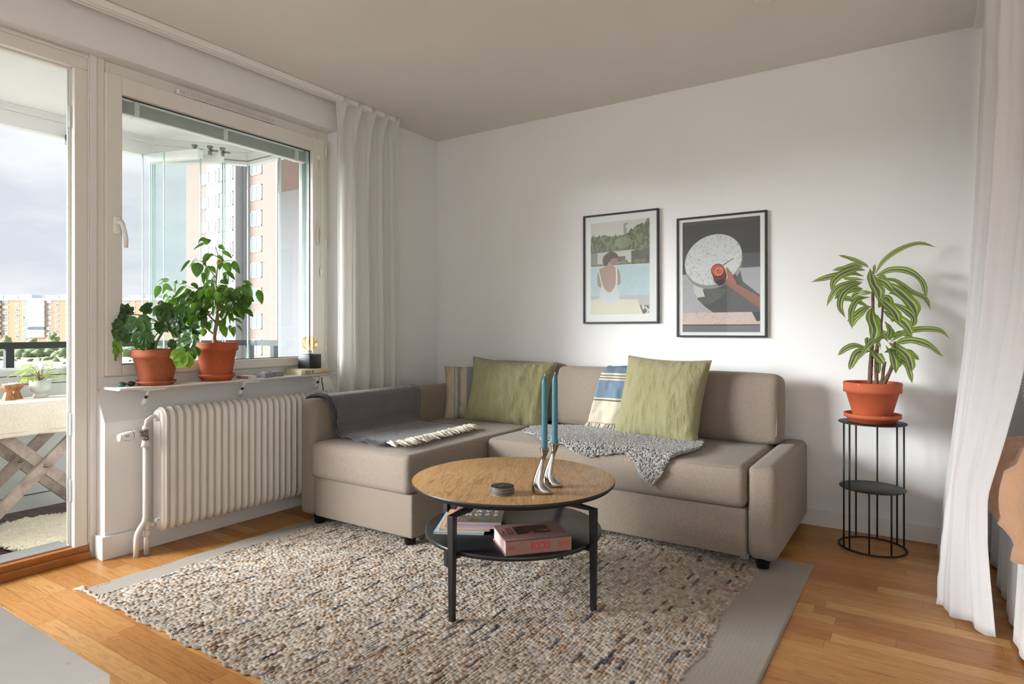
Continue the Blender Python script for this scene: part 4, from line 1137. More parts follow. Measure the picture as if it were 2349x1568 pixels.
def ribbon(mb, pts, w, n=14, face=None, fold=.25, prof=None, wave=0, seed=0, flip=0):
    pts = bez(pts, n); face = Vector(face if face else -DV)
    P = [[], [], [], [], []]
    for i, p in enumerate(pts):
        t = (pts[min(n, i+1)]-pts[max(0, i-1)]).normalized(); s = t.cross(face)
        s = s.normalized() if s.length > .05 else t.cross(UP).normalized()
        nn = s.cross(t).normalized(); v = i/n
        ww = w*(prof(v) if prof else (sin(pi*min(1, v**.75))**.6*(1-.25*v)))*.5
        for k, (a, b) in enumerate(((-1, fold), (-.5, fold*.35), (0, 0), (.5, fold*.35), (1, fold))):
            wv = wave*w*sin(v*17+seed+k)*abs(a)
            P[k].append(p+s*ww*a+nn*(ww*b+wv))
    nv = len(P[0]); vs = []; uv = []; fs = []
    for k in range(5):
        for i in range(nv): vs.append(P[k][i]); uv.append((k/4, i/(nv-1)))
    for k in range(4):
        for i in range(nv-1): fs.append((k*nv+i, (k+1)*nv+i, (k+1)*nv+i+1, k*nv+i+1))
    mb.add(vs, fs, 0, True, uv)

# ------------------------------------------------------------------ plant stand + dracaena
PC = Vector((2.925, -.238, 0)); RR = .143
ps = thing('plant_stand', PC, 'round black wire plant stand carrying the striped dracaena', 'plant stand')
MB().lathe([(0, .606), (RR+.002, .606), (RR+.003, .604), (RR+.002, .601), (0, .601)], PC, 64).build('top_plate', M['blackmetal'], ps)
MB().lathe([(0, .292), (RR-.002, .292), (RR-.001, .2905), (RR-.002, .288), (0, .288)], PC, 64).build('middle_plate', M['blackmetal'], ps)
MB().tube([PC+Vector((RR*cos(a), RR*sin(a), .006)) for a in [2*pi*k/64 for k in range(64)]], .0045, 8, closed=True).build('floor_ring', M['blackmetal'], ps)
for a, z1 in ((3.80, .601), (4.06, .601), (2.147, .601), (1.475, .601), (.803, .601), (.45, .601), (4.686, .288), (5.341, .288)):
    MB().tube([PC+Vector((RR*cos(a), RR*sin(a), .006)), PC+Vector((RR*cos(a), RR*sin(a), z1))], .0042, 8).build('rod', M['blackmetal'], ps)
dr = thing('potted_dracaena', (PC.x, PC.y, .606), 'striped dracaena in a terracotta pot on the black wire stand', 'houseplant')
pot(dr, (PC.x, PC.y), .606, .126, .076, .192, M['terra'], (.122, .042, .012), rim=.26)
ORG = Vector((PC.x, PC.y, 0))
SC = 3.0/1434/3.921          # metres per drawing unit
def dpt(x, y, dep=0):
    # drawing board centred on the pot: x right, y down, dep towards the room
    return ORG+RV*((x-715)*SC)+UP*(.797-(y-1370)*SC-.0)+(-DV)*dep
M['bark'] = plain('ringed_dracaena_bark', '#6b5340', .85, var=.3, nscale=40, bump=.8, bscale=60, bdist=.003)
sm = MB()
sm.tube(bez([dpt(693, 1410), dpt(700, 1240), dpt(712, 1050), dpt(716, 900), dpt(722, 700), dpt(718, 500), dpt(715, 400)], 24), [.0105]*6+[.009]*6+[.007]*7+[.005]*6, 10)
sm.tube(bez([dpt(735, 1410, .02), dpt(730, 1250, .02), dpt(742, 1060, .015), dpt(775, 930, .01), dpt(795, 760, .01), dpt(800, 620, .01)], 20), [.009]*8+[.0085]*6+[.005]*7, 10)
sm.tube(bez([dpt(770, 1410, .03), dpt(800, 1330, .04), dpt(840, 1230, .045), dpt(860, 1130, .045), dpt(868, 1000, .045)], 14), [.010]*5+[.0085]*5+[.005]*5, 10)
sm.tube(bez([dpt(755, 1400, .03), dpt(775, 1330, .03), dpt(782, 1260, .03), dpt(795, 1180, .03)], 10), .0075, 10)
for x, y in ((700, 1300), (704, 1220), (708, 1130), (712, 1050), (716, 960), (722, 860)): sm.tube([dpt(x, y+3), dpt(x, y-3)], [.0112, .0112] if y > 1000 else [.0098, .0098], 10)
sm.build('stem', M['bark'], dr)
DL = [((740,400),(800,280),(930,180),(1110,120),(1285,158),28,.02),((690,340),(640,290),(540,245),(440,215),30,-.03),((640,330),(560,310),(460,340),(350,358),34,.0),
((650,360),(540,350),(400,400),(310,470),(290,560),45,.06),((640,410),(500,385),(320,420),(140,468),40,.02),((640,445),(550,430),(500,415),30,-.05),((630,460),(480,480),(350,540),(268,690),34,.03),
((630,465),(480,520),(380,590),(340,700),(390,800),40,.09),((640,525),(540,530),(440,560),(370,620),45,.0),((690,340),(650,480),(650,560),(650,640),78,.12),((711,420),(740,480),(790,570),50,.10),
((700,480),(700,560),(715,660),50,.08),((740,410),(860,360),(980,380),(1080,480),(1115,640),48,.07),((800,430),(930,460),(1060,550),(1190,610),(1250,720),40,.0),((790,440),(870,560),(930,680),(965,790),88,.13),
((860,570),(990,560),(1110,600),48,-.02),((770,600),(800,740),(805,840),65,.13),((690,690),(550,620),(420,605),40,-.04),((700,600),(560,620),(470,710),(440,800),(450,890),36,.08),
((710,680),(600,720),(530,770),(460,820),38,.03),((715,690),(640,800),(620,900),(585,1000),72,.12),((680,700),(570,800),(545,875),36,-.02),((700,770),(700,850),(695,960),50,.06),
((810,720),(880,830),(930,945),66,.12),((830,820),(790,900),(750,970),50,.10),((900,650),(1000,730),(1040,800),(1020,880),46,.04),((860,750),(920,760),(940,830),38,-.03),
((880,1010),(980,920),(1130,890),(1260,905),(1355,975),38,.05),((890,970),(1000,930),(1125,970),38,-.02),((890,1030),(1000,990),(1120,1030),(1245,1130),50,.08),((900,1080),(1000,1100),(1085,1165),42,.05),
((870,1010),(900,1120),(905,1260),66,.14),((910,1110),(970,1210),(1010,1375),38,.06),((840,1040),(790,1130),(780,1275),56,.13),((860,1010),(760,960),(650,990),(560,1060),(480,1170),34,.10),
((700,1070),(560,1040),(470,1070),(400,1130),36,.0),((700,1085),(560,1100),(500,1180),(470,1255),46,.04),((690,1060),(672,1120),(712,1200),62,.10),((790,1080),(720,1020),(665,975),40,.06),((741,1130),(740,1200),(735,1290),30,.04),
((860,990),(880,920),(870,900),42,.0),((870,740),(820,650),(780,580),30,-.02),((850,460),(830,400),(790,400),26,-.04),((730,400),(738,340),(742,300),16,.0),((720,400),(712,350),(700,320),20,.02),
((760,640),(840,610),(870,700),(860,740),44,.02),((770,700),(830,640),(850,600),36,-.05),((740,900),(800,930),(860,990),34,.03),((700,1050),(670,1000),(665,960),38,.0),((820,1100),(850,1080),(830,1190),34,.08),((890,1110),(930,1150),(915,1240),36,.03),((720,560),(640,560),(600,600),34,-.07),((740,520),(810,500),(860,560),34,-.07),((730,760),(790,800),(830,840),36,-.04)]
fo = MB()
for k, L in enumerate(DL):
    w, dep = L[-2], L[-1]; pts = L[:-2]; n = len(pts); drop = .0
    P3 = [dpt(x, y, dep*sin(pi*.55*i/(n-1))+.004*sin(k*3+i)) for i, (x, y) in enumerate(pts)]
    ribbon(fo, P3, w*SC*1.5, 18, face=(-DV+UP*.5).normalized() if abs(pts[-1][0]-pts[0][0]) > 120 else -DV, fold=.22, prof=lambda v: (min(1, v*5)**.7)*(.42+.58*sin(pi*min(1, v*1.02))**.8)*(1-max(0, v-.86)/.14)**.8, wave=.05, seed=k)
M['drac'] = leafmat('striped_dracaena_leaf', '#5d6a3a', '#7d8d48', ('#6a785c', '#dcdabb', '#84a63c'), trans=.25, rough=.4)
fo.build('foliage', M['drac'], dr)

# ------------------------------------------------------------------ window sill plants
def lobed(mb, base, tip, face, size, lobes=7, spread=2.1, droop=.25, seed=0, narrow=.21):
    """hand-shaped leaf; base = petiole joint, tip = direction of the middle lobe"""
    rnd = random.Random(seed); t = Vector(tip).normalized(); nn = Vector(face); nn = (nn-t*nn.dot(t)).normalized(); s = t.cross(nn)
    vs = []; uv = []; fs = []
    for l in range(lobes):
        a = -spread+2*spread*l/(lobes-1); ln = size*(1-.38*(abs(a)/spread)**1.5)*rnd.uniform(.93, 1.05)
        o = len(vs); N = 9; d = t*cos(a)+s*sin(a); e = -t*sin(a)+s*cos(a)
        for i in range(N+1):
            v = i/N; w = ln*narrow*(.30+.95*sin(pi*min(1, v*.93+.05))**1.1)*(1-max(0, v-.80)/.20) if i < N else 0
            if i == 0: w = ln*.05
            dz = -droop*ln*v*v+.03*ln*sin(v*6+l)
            for k, q in enumerate((-1, 0, 1)):
                vs.append(base+d*ln*v+e*w*q+nn*(dz+(abs(q))*w*.22)); uv.append((k/2, v))
        for i in range(N):
            for k in range(2): fs.append((o+i*3+k, o+i*3+k+1, o+(i+1)*3+k+1, o+(i+1)*3+k))
    # palm web between the lobes
    o = len(vs); vs.append(base-nn*.0); uv.append((.5, .5)); K = 4*(lobes-1)+1
    for i in range(K):
        a = -spread+2*spread*i/(K-1); r = size*(.54-.05*cos(2*pi*i/4+pi))*(1-.38*(abs(a)/spread)**1.5)
        vs.append(base+(t*cos(a)+s*sin(a))*r-nn*(droop*r*r/size-.004)); uv.append((.3, .5))
    for i in range(K-1): fs.append((o, o+1+i, o+2+i))
    mb.add(vs, fs, 0, True, uv)
SF = Vector((.04, -2.136, 0)); S1 = 3.016/1434/3.734
def fpt(x, y, dep=0): return SF+RV*((x-510)*S1)+UP*(.963-(y-1115)*S1)+(-DV)*dep
fa = thing('potted_lobed_plant', (SF.x, SF.y, .7855), 'terracotta pot with a dark green lobed-leaf plant at the left end of the window shelf', 'houseplant')
pot(fa, (SF.x, SF.y), .7855, .108, .068, .172, M['terra2'], (.087, .022, .01), rim=.24)
FL = [((285,825),(-.25,.55),95,7,'d',.03,6),((285,830),(-.75,-.25),105,7,'d',.04,1),((300,930),(-.55,-.85),150,5,'d',.06,2),((425,870),(.1,-.6),155,5,'d',.07,3),((395,900),(-.3,-1),120,5,'d',.05,4),((560,890),(.9,-.15),120,7,'d',.02,5),
((515,1005),(.1,-1),118,9,'b',.12,7),((600,775),(.4,-.6),115,7,'d',.04,8),((600,780),(-.6,-.5),95,7,'d',.0,9),((440,770),(-.8,-.1),90,5,'m',-.02,10),((490,740),(.7,.25),50,5,'m',-.04,11),
((180,1080),(.35,-1),135,5,'y',.06,12),((175,1085),(-.25,-1),150,3,'m',.05,13),((830,1150),(-.6,-1),140,5,'l',.07,14),((880,1100),(-.2,-1),130,3,'m',.06,15),((850,1010),(-.6,-.6),130,7,'m',.05,16),((850,1000),(.4,.25),70,5,'m',.02,17),
((770,1060),(-.5,-.8),90,5,'d',.03,18),((740,800),(.7,-.3),95,5,'m',.03,19),((745,790),(-.5,-.9),120,5,'m',.02,20),((640,1060),(-.1,-1),80,5,'m',-.03,21),((450,1060),(-.4,-.9),80,5,'d',-.02,22),((400,1080),(-.7,-.5),55,5,'m',-.06,23),((690,870),(.2,-1),120,5,'m',.03,24),((640,960),(.6,-.8),80,5,'m',-.04,25),((800,940),(.3,-1),110,5,'m',.0,26)]
crown = fpt(595, 935, .0); pet = MB(); fol = MB(); lighter_fol = MB()
pet.tube(bez([fpt(505, 1135), fpt(515, 1070), fpt(560, 990), crown], 8), .005, 8)
for (b, tp_, sz, nl, kind, dep, sd) in FL:
    B = fpt(b[0], b[1], dep); T = RV*tp_[0]+UP*tp_[1]
    fc = (-DV)*1.0+UP*(.45 if tp_[1] > -.8 else .15)+RV*.3*sin(sd)
    lobed(lighter_fol if kind in 'yl' else fol, B, T+(-DV)*.15, fc, sz*S1*1.12, nl, 1.9 if nl > 5 else (1.45 if nl == 5 else .8), .22, sd, .25 if nl > 5 else .30)
    src = crown if b[0] > 330 else crown
    mid = crown.lerp(B, .5)+UP*(.02 if b[1] < 950 else .012)
    pet.tube(bez([src, mid, B], 10), .0017, 6)
pet.build('stem', plain('green_petiole', '#75803c', .5, var=.2), fa)
fol.build('foliage', leafmat('lobed_leaf_green', '#2a4d1f', '#46722c', trans=.34, rough=.3), fa)
lighter_fol.build('lighter_leaves', leafmat('lobed_leaf_light', '#4f8a28', '#86a83a', trans=.35, rough=.35), fa)  # a few leaves in a lighter yellow-green

SG = Vector((.035, -1.823, 0)); S2 = 3.277/1434/3.734
def gpt(x, y, dep=0): return SG+RV*((x-1050)*S2)+UP*(.986-(y-1070)*S2)+(-DV)*dep
fi_ = thing('potted_ficus', (SG.x, SG.y, .7855), 'weeping fig with a braided pale trunk in a terracotta pot, taller of the two plants on the window shelf', 'houseplant')
fi_['label'] = 'taller weeping fig with a pale trunk in a terracotta pot on the window shelf'
pot(fi_, (SG.x, SG.y), .7855, .1055, .070, .200, M['terra'], (.088, .036, .012), rim=.22)
def leaf(mb, a, b, w, dep, seed):
    A = gpt(*a, dep); B = gpt(*b, dep+.012*sin(seed*2.7)); mid = A.lerp(B, .5)+UP*.006+(-DV)*.006*cos(seed)
    fc = (-DV)*cos(seed*1.3)*.4+(-DV)*.8+RV*.5*sin(seed*1.9)+UP*.35
    ribbon(mb, [A, mid, B], w*S2*1.2, 8, face=fc, fold=.25, prof=lambda v: sin(pi*min(1, v**.8))**.65*(1-.12*v) if v < .86 else sin(pi*.886)**.65*max(.05, (1-(v-.86)/.14))*.85, wave=.02, seed=seed)
GL = [((985,190),(920,237),30),((1005,195),(1005,250),62),((1025,250),(918,298),42),((1085,258),(1156,293),36),((1120,300),(1205,362),34),((1090,340),(1162,392),26),((1030,322),(945,366),32),((1030,325),(970,402),48),((872,378),(790,482),24),((950,360),(868,450),24),((1075,362),(1075,456),52),
((1130,392),(1165,485),66),((1190,370),(1240,432),28),((1240,392),(1300,497),50),((945,400),(930,525),84),((975,410),(955,553),60),((1000,398),(1032,440),34),((1060,440),(1120,500),44),((1180,473),(1242,547),32),((1175,500),(1195,590),56),((1270,548),(1352,586),28),((1245,588),(1335,640),42),((1300,595),(1390,690),86),((1395,620),(1425,748),60),
((1140,618),(1230,648),32),((1240,640),(1325,738),84),((1345,690),(1345,752),20),((1262,730),(1285,872),62),((1165,700),(1200,805),72),((1105,760),(1085,862),55),((1130,880),(1120,965),62),((1140,930),(1180,1032),60),((1190,920),(1222,1036),50),((1240,935),(1250,1025),35),((1210,870),(1287,915),20),((1230,925),(1283,990),16),((990,885),(990,955),46),((1035,958),(1005,1022),46),((945,915),(903,1045),62),
((702,548),(578,582),38),((580,588),(548,697),52),((625,578),(583,662),26),((660,625),(596,702),48),((675,545),(705,572),28),((655,590),(728,640),44),((750,578),(832,568),30),((770,580),(755,645),60),((850,573),(920,625),36),((870,610),(760,702),52),((905,640),(850,725),46),((960,560),(925,640),30),((1010,540),(950,620),36),((1080,560),(1120,640),48),((1040,700),(1000,790),70),((960,740),(930,830),60),((880,760),(860,850),60),((820,700),(800,800),55),((760,690),(745,780),50),((700,690),(655,720),50),((640,690),(690,735),40),((1000,620),(960,700),52),((1100,600),(1075,690),48),((1150,560),(1200,590),30),((940,850),(880,950),66),((900,880),(860,980),52),((850,830),(790,900),50),((1210,760),(1240,840),62),((1240,820),(1262,880),40),((1180,800),(1160,880),48),((740,740),(715,800),44),((790,780),(830,860),50),((715,830),(705,900),50),((1030,500),(1010,590),34),((985,480),(1000,590),30),((1110,470),(1130,540),44),((1060,520),(1100,600),46),((990,590),(1000,680),40)]
g = MB(); rnd = random.Random(11)
for k, (a, b, w) in enumerate(GL): leaf(g, a, b, w, rnd.uniform(-.02, .10), k)
for k in range(180):
    x = rnd.uniform(700, 1290); top = 560+abs(x-1040)*.28; y = rnd.uniform(top, 900 if 760 < x < 980 else 830)
    if abs(x-1060) < 50 and y > 720: continue
    if x > 1200 and y > 800: continue
    ang = rnd.uniform(-.6, .6)+(.35 if x > 1040 else -.35); L = rnd.uniform(75, 125)
    leaf(g, (x, y), (x+L*sin(ang), y+L*cos(ang)*.85), rnd.uniform(38, 70), rnd.uniform(-.09, .06), 200+k)
g.build('foliage', leafmat('fig_leaf', '#3a5e24', '#628835', trans=.5, rough=.3), fi_)
st = MB()
trunk = bez([gpt(1035, 1085), gpt(1030, 1020), gpt(1050, 900), gpt(1055, 820), gpt(1040, 700), gpt(1045, 540), gpt(1060, 350), gpt(1040, 255)], 40)
st.tube(trunk, [.019, .016, .0125, .0105]+[.0095]*12+[.007]*8+[.004]*8+[.002]*9, 10)
for br in ([(1035,1010),(985,965),(940,915),(905,850)],[(1055,815),(1110,745),(1170,680),(1240,610),(1330,600)],[(1040,900),(1000,850),(930,760),(850,690),(740,660),(680,590),(600,580)],[(1050,880),(1090,930),(1140,890)],[(1045,600),(1100,560),(1180,500)],[(1045,520),(980,430),(930,380),(870,378)],[(1058,380),(1120,310)],[(1058,400),(1180,370),(1245,400)],[(1045,640),(960,600),(860,610),(770,570)],[(1100,750),(1180,840),(1240,930)],[(850,690),(840,800),(800,900)],[(1060,340),(1010,322)]):
    P3 = bez([gpt(x, y, .01*i) for i, (x, y) in enumerate(br)], 14); r0 = .0055 if br[0][1] > 800 else .0032
    st.tube(P3, [r0*(1-.8*i/14) for i in range(15)], 7)
st.build('stem', plain('pale_fig_bark', '#a08266', .8, var=.2, nscale=40, bump=.4, bscale=90), fi_)

# ---- small things on the shelf
def gem(name, c, r, mat, label, seed):
    mb = MB(); n = 14; P = []
    for i in range(9):
        th = pi*i/8; row = []
        for j in range(n+1):
            ph = 2*pi*j/n; d = Vector((sin(th)*cos(ph), sin(th)*sin(ph), cos(th))); k = 1+.22*noise.noise(d*1.6+Vector((seed, 0, 0)))
            row.append(Vector(c)+Vector((d.x*r[0]*k, d.y*r[1]*k, r[2]*max(-1, d.z*k)+r[2])))
        P.append(row)
    mb.grid(P); o = mb.build(name, mat); tag(o, label, 'stone'); return o
gem('polished_stone', (.012, -2.275, .785), (.016, .017, .0105), plain('green_malachite', '#1f5f4c', .2, var=.4, nscale=60), 'small polished green stone at the left end of the window shelf', 1)
gem('polished_stone', (.015, -2.238, .785), (.014, .018, .012), plain('black_pebble', '#2a2a2c', .35, var=.2, nscale=60), 'small black stone beside the green one on the window shelf', 2)
mbx = thing('matchbox', (.075, -1.665, .785), 'small pale matchbox lying on the window shelf beside the fig', 'matchbox')
Mm = rot2(Vector((.06, -1.665, 0)), radians(8))
MB().box((-.045, -.026, .785), (.045, .026, .803), M=Mm).build('sleeve', plain('matchbox_card', '#cfc9c6', .6, var=.15, nscale=60), mbx, bevel=.001)
MB().box((-.043, -.0266, .787), (.040, -.026, .801), M=Mm).build('striker_strip', plain('dusty_red_striker', '#9c6f68', .8), mbx)
def stone_holder(c, a, s, label):
    r = thing('tealight_holder', (c[0], c[1], .785), label, 'tealight holder', 'grey stone tealight holders'); Mx = rot2(Vector((c[0], c[1], 0)), a)
    MB().rbox((-s, -s, .785), (s, s, .812), .002, 2, M=Mx).build('stone_block', M['stone'], r)
    mb = MB(); mb.lathe([(0, .8124), (.018, .8124), (.019, .8134), (0, .8136)], (c[0], c[1], 0), 24); mb.build('wax', M['white'], r)
    MB().tube([(c[0], c[1], .813), (c[0]+.001, c[1], .823)], .0012, 6).build('wick', M['cream'], r)
t = NT('speckled_grey_stone'); v = t.coord(); t.color(t.ramp(t.noise(v, 260, 3, .7), [(.35, srgb('#6d7072')), (.55, srgb('#8a8c8d')), (.7, srgb('#b0b0ae'))])); t.set(Roughness=.8); t.bump(t.noise(v, 200, 3), .4, .001); M['stone'] = t.m
stone_holder((.062, -1.555, 0), radians(10), .036, 'grey stone tealight holder beside the matchbox on the window shelf')
stone_holder((.03, -1.462, 0), radians(-12), .032, 'grey stone tealight holder between the other holder and the book')
bo = thing('old_book', (.02, -1.22, .785), 'thick cream bound book lying on the window shelf under the black lamp', 'book')
x0, x1, y0, y1, z0, z1 = -.055, .098, -1.338, -1.112, .785, .818
oldc = plain('cream_cloth_binding', '#cbbd9f', .75, var=.06, bump=.2, bscale=250); oldp = plain('yellowed_pages', '#d8c9a8', .85, var=.1, nscale=200)
c = MB(); c.box((x0, y0, z0), (x1-.004, y1, z0+.0025)).box((x0, y0, z1-.0025), (x1-.004, y1, z1))
c.prism([(x1-.006, z0), (x1-.002, z0+.002), (x1+.003, z0+.010), (x1+.0045, (z0+z1)/2), (x1+.003, z1-.010), (x1-.002, z1-.002), (x1-.006, z1)], 'y', y0, y1, smooth=True)
co_ = c.build('binding', oldc, bo)
MB().box((x0+.004, y0+.004, z0+.0025), (x1-.007, y1-.004, z1-.0025)).build('page_block', oldp, bo)
b = MB()
for yy in (-1.312, -1.286, -1.262, -1.257, -1.298): b.box((x1+.0030, yy-.0008, z0+.007), (x1+.0052, yy+.0008, z1-.007))
for k in range(7): b.box((x1+.0040, -1.306+.0006*(k % 2), z0+.009+k*.0022), (x1+.0053, -1.3015, z0+.0103+k*.0022)); b.box((x1+.0040, -1.278, z0+.010+k*.0019), (x1+.0053, -1.2745, z0+.0111+k*.0019))
b.build('spine_lettering', M['dark'], co_)
lm = thing('bulb_lamp', (.02, -1.215, .8185), 'black cube table lamp with a large amber globe bulb standing on the cream book', 'lamp')
Ml = rot2(Vector((.022, -1.218, 0)), radians(6))
MB().rbox((-.048, -.048, .8185), (.048, .048, .903), .003, 2, M=Ml).build('cube_base', plain('black_lacquer', '#17171a', .4, var=0), lm)
MB().lathe([(0, .903), (.018, .903), (.018, .912), (.0135, .914), (.0135, .925), (0, .925)], (.022, -1.218, 0), 24).build('socket', M['alu'], lm)
t = NT('amber_glass'); tr_ = t.add('BsdfTransparent'); tr_.inputs[0].default_value = (1.0, .90, .68, 1); gl_ = t.add('BsdfGlossy'); gl_.inputs['Roughness'].default_value = .02
lw = t.add('LayerWeight'); lw.inputs['Blend'].default_value = .25; mx_ = t.add('MixShader'); t.l(t.math('MULTIPLY', lw.outputs['Fresnel'], .35), mx_.inputs[0]); t.l(tr_.outputs[0], mx_.inputs[1]); t.l(gl_.outputs[0], mx_.inputs[2]); t.l(mx_.outputs[0], t.out.inputs['Surface'])
MB().lathe([(.0135, .918), (.016, .924), (.026, .932), (.040, .943), (.048, .957), (.050, .970), (.047, .986), (.038, 1.001), (.022, 1.013), (0, 1.018)], (.022, -1.218, 0), 40).build('globe_bulb', t.m, lm)
fl = MB()
for k in range(4):
    a = k*pi/2+.4; fl.tube([(.022+.006*cos(a), -1.218+.006*sin(a), .945), (.022+.016*cos(a), -1.218+.016*sin(a), .995)], .0011, 6)
fl.tube([(.022, -1.218, .922), (.022, -1.218, .960)], .004, 8)
fl.build('filament', plain('gold_filament', '#d9a35a', .4, .5), lm)
# ------------------------------------------------------------------ room divider curtain on the right
def lerpk(keys, z):
    """keys [(z,(x,y)),...] descending z"""
    if z >= keys[0][0]: return Vector(keys[0][1])
    for (za, a), (zb, b) in zip(keys, keys[1:]):
        if z >= zb:
            f = (za-z)/(za-zb); return Vector(a).lerp(Vector(b), f)
    return Vector(keys[-1][1])
LK = [(2.49, (3.336, -.728)), (1.97, (3.325, -.736)), (1.475, (3.300, -.752)), (.98, (3.265, -.775)), (.645, (3.230, -.798)), (.313, (3.196, -.821)), (.10, (3.178, -.84)), (0.0, (3.172, -.86))]
RK = [(2.49, (3.53, -.93)), (1.57, (3.487, -.955)), (1.13, (3.447, -.98)), (.84, (3.396, -1.012)), (.632, (3.345, -1.045)), (.484, (3.309, -1.069)), (.32, (3.307, -1.071)), (.15, (3.320, -1.06)), (0.0, (3.332, -1.055))]
dc = thing('sheer_curtain', (3.3, -.5, 0), 'white sheer room divider curtain gathered beside the bed', 'curtain')
P = []; NU = 90; NV = 70
for i in range(NU+1):
    u = i/NU; col = []
    for j in range(NV+1):
        z = .006+(2.484)*(j/NV)
        a = lerpk(LK, z); b = lerpk(RK, z); d = (b-a); nrm = Vector((-d.y, d.x)).normalized() if d.length > 1e-6 else Vector((1, 0))
        q = a.lerp(b, u); fl = .016*(.6+.6*z/2.5)
        fold = fl*(sin(2*pi*2.1*u+.8+.3*sin(z*2))+.35*sin(2*pi*5.3*u+z*.9))*min(1, 8*u+.15)*min(1, 8*(1-u)+.3)
        q = q+nrm*fold
        zz = z
        if j == 0: zz = .004+.012*(1+sin(u*13))*.5+.02*max(0, .15-u)
        col.append(Vector((q.x+.004*noise.noise(Vector((u*8, z*5, 1))), q.y+.006*noise.noise(Vector((z*7, u*6, 4))), zz)))
    P.append(col)
MB().grid(P).build('front_panel', M['sheer'], dc, thick=.0012)
e = MB(); e.tube([Vector(p)+Vector((.002*sin(k*1.7), .002, 0)) for k, p in enumerate(P[0])], .0028, 5); e.build('rolled_edge', M['sheer'], dc)
# rear panel running back to the wall
RWK = [(2.49, (3.375, -.06)), (1.575, (3.338, -.06)), (.96, (3.300, -.06)), (.12, (3.207, -.06)), (0, (3.194, -.055))]
LW = [(2.49, (3.352, -.728)), (1.97, (3.345, -.736)), (1.475, (3.322, -.752)), (.98, (3.288, -.775)), (.645, (3.254, -.798)), (.313, (3.222, -.821)), (0.0, (3.205, -.86))]
P = []
for i in range(71):
    u = i/70; col = []
    for j in range(51):
        z = .006+2.484*j/50; a = lerpk(RWK, z); b = lerpk(LW, z); q = a.lerp(b, u)
        q = q+Vector((1, 0))*(.016*sin(2*pi*4*u+.5+.4*sin(z*1.7))*min(1, 6*u)*min(1, 6*(1-u)))
        col.append(Vector((q.x+.003, q.y, z)))
    P.append(col)
MB().grid(P).build('rear_panel', M['sheer'], dc, thick=.0012)
tag(MB().box((3.33, -2.6, 2.485), (3.40, -.02, 2.4995)).build('divider_track', M['white'], bevel=.002), 'white ceiling track holding the sheer divider curtain', 'curtain track')

# ------------------------------------------------------------------ bed
bd = thing('bed', (4.3, -1.1, 0), 'bed with a white valance behind the sheer curtain at the right edge', 'bed')
M['valance'] = fabric('white_cotton_valance', '#dcdcda', 600, var=.02, bump=.2)
P = []
for i in range(121):
    y = -.03-2.05*i/120; col = []
    for j in range(13):
        v = j/12; z = .012+.44*(1-v)
        col.append((3.405-.012*(1-(1-v))-.010*sin(y*21+.8*sin(y*7))*v-.006*sin(y*47)*v, y, z))
    P.append(col)
MB().grid(P).build('valance', M['valance'], bd, thick=.002)
MB().rbox((3.425, -2.07, .12), (5.0, -.03, .44), .03, 3).build('mattress', M['valance'], bd)
for x, y in ((3.5, -.1), (3.5, -2.0), (4.9, -.1), (4.9, -2.0)): MB().box((x-.03, y-.03, 0), (x+.03, y+.03, .13)).build('leg', M['threshold'], bd)
M['rust'] = fabric('rust_linen_sheet', '#b87650', 600, var=.05, bump=.35, crease=(5, 22, 9)); M['peach'] = fabric('peach_linen_duvet', '#cf9d76', 600, var=.06, bump=.35, crease=(9, 9, 9))
tag(MB().rbox((3.41, -.60, .442), (5.0, -.10, .545), .04, 4, puff=.015).build('folded_sheet', M['rust']), 'rust coloured linen sheet folded over the bed behind the curtain', 'bed sheet')
# duvet: top surface and the side hanging over
P = []
for i in range(61):
    u = i/60; y = -.40-1.50*u; col = []
    for j in range(41):
        v = j/40
        drop = .175+.03*min(1, u*2.2)+.018*sin(u*23)
        arc = v*(1.0+drop)
        n = .022*noise.fractal(Vector((u*7, v*9, 2)), .8, 2, 4)
        if arc < 1.0: x = 4.40-arc*.985; z = .60+.02*sin(u*9+v*4)+n+.02*min(1, u*8)
        else:
            k = arc-1.0; a = min(pi/2, k/.07*pi/2); x = 3.415-.055*sin(a)-.02*k/.3+.075*max(0, u-.25); z = .535+.062*cos(a)-max(0, k-.05)
            x += n*.8-.01*sin(u*31)
        front = max(0, 1-u/.06); z -= .05*front*(1 if arc < 1 else .3)
        col.append((x, y, z))
    P.append(col)
tag(MB().grid(P).build('duvet', M['peach'], thick=.03), 'peach linen duvet spilling over the side of the bed', 'duvet')
t = NT('gingham_pillow'); uv = t.add('UVMap'); ck = t.add('TexChecker'); ck.inputs['Scale'].default_value = 70; t.l(uv.outputs[0], ck.inputs['Vector']); ck.inputs[1].default_value = (*srgb('#d8d2c4'), 1); ck.inputs[2].default_value = (*srgb('#aaa28f'), 1)
t.color(ck.outputs[0]); t.set(Roughness=.9); t.bump(t.noise(t.coord(), 300, 3), .4, .002); M['gingham'] = t.m
pl = thing('bed_pillow', (3.76, -.28, .5), 'beige gingham pillow at the head of the bed', 'pillow')
mb = pillow(.66, .42, .17, seed=9, corner=.04, wr=.008); place(mb, (3.80, -.30, .765), radians(3), radians(-22), 0); mb.build('pillowcase', M['gingham'], pl)

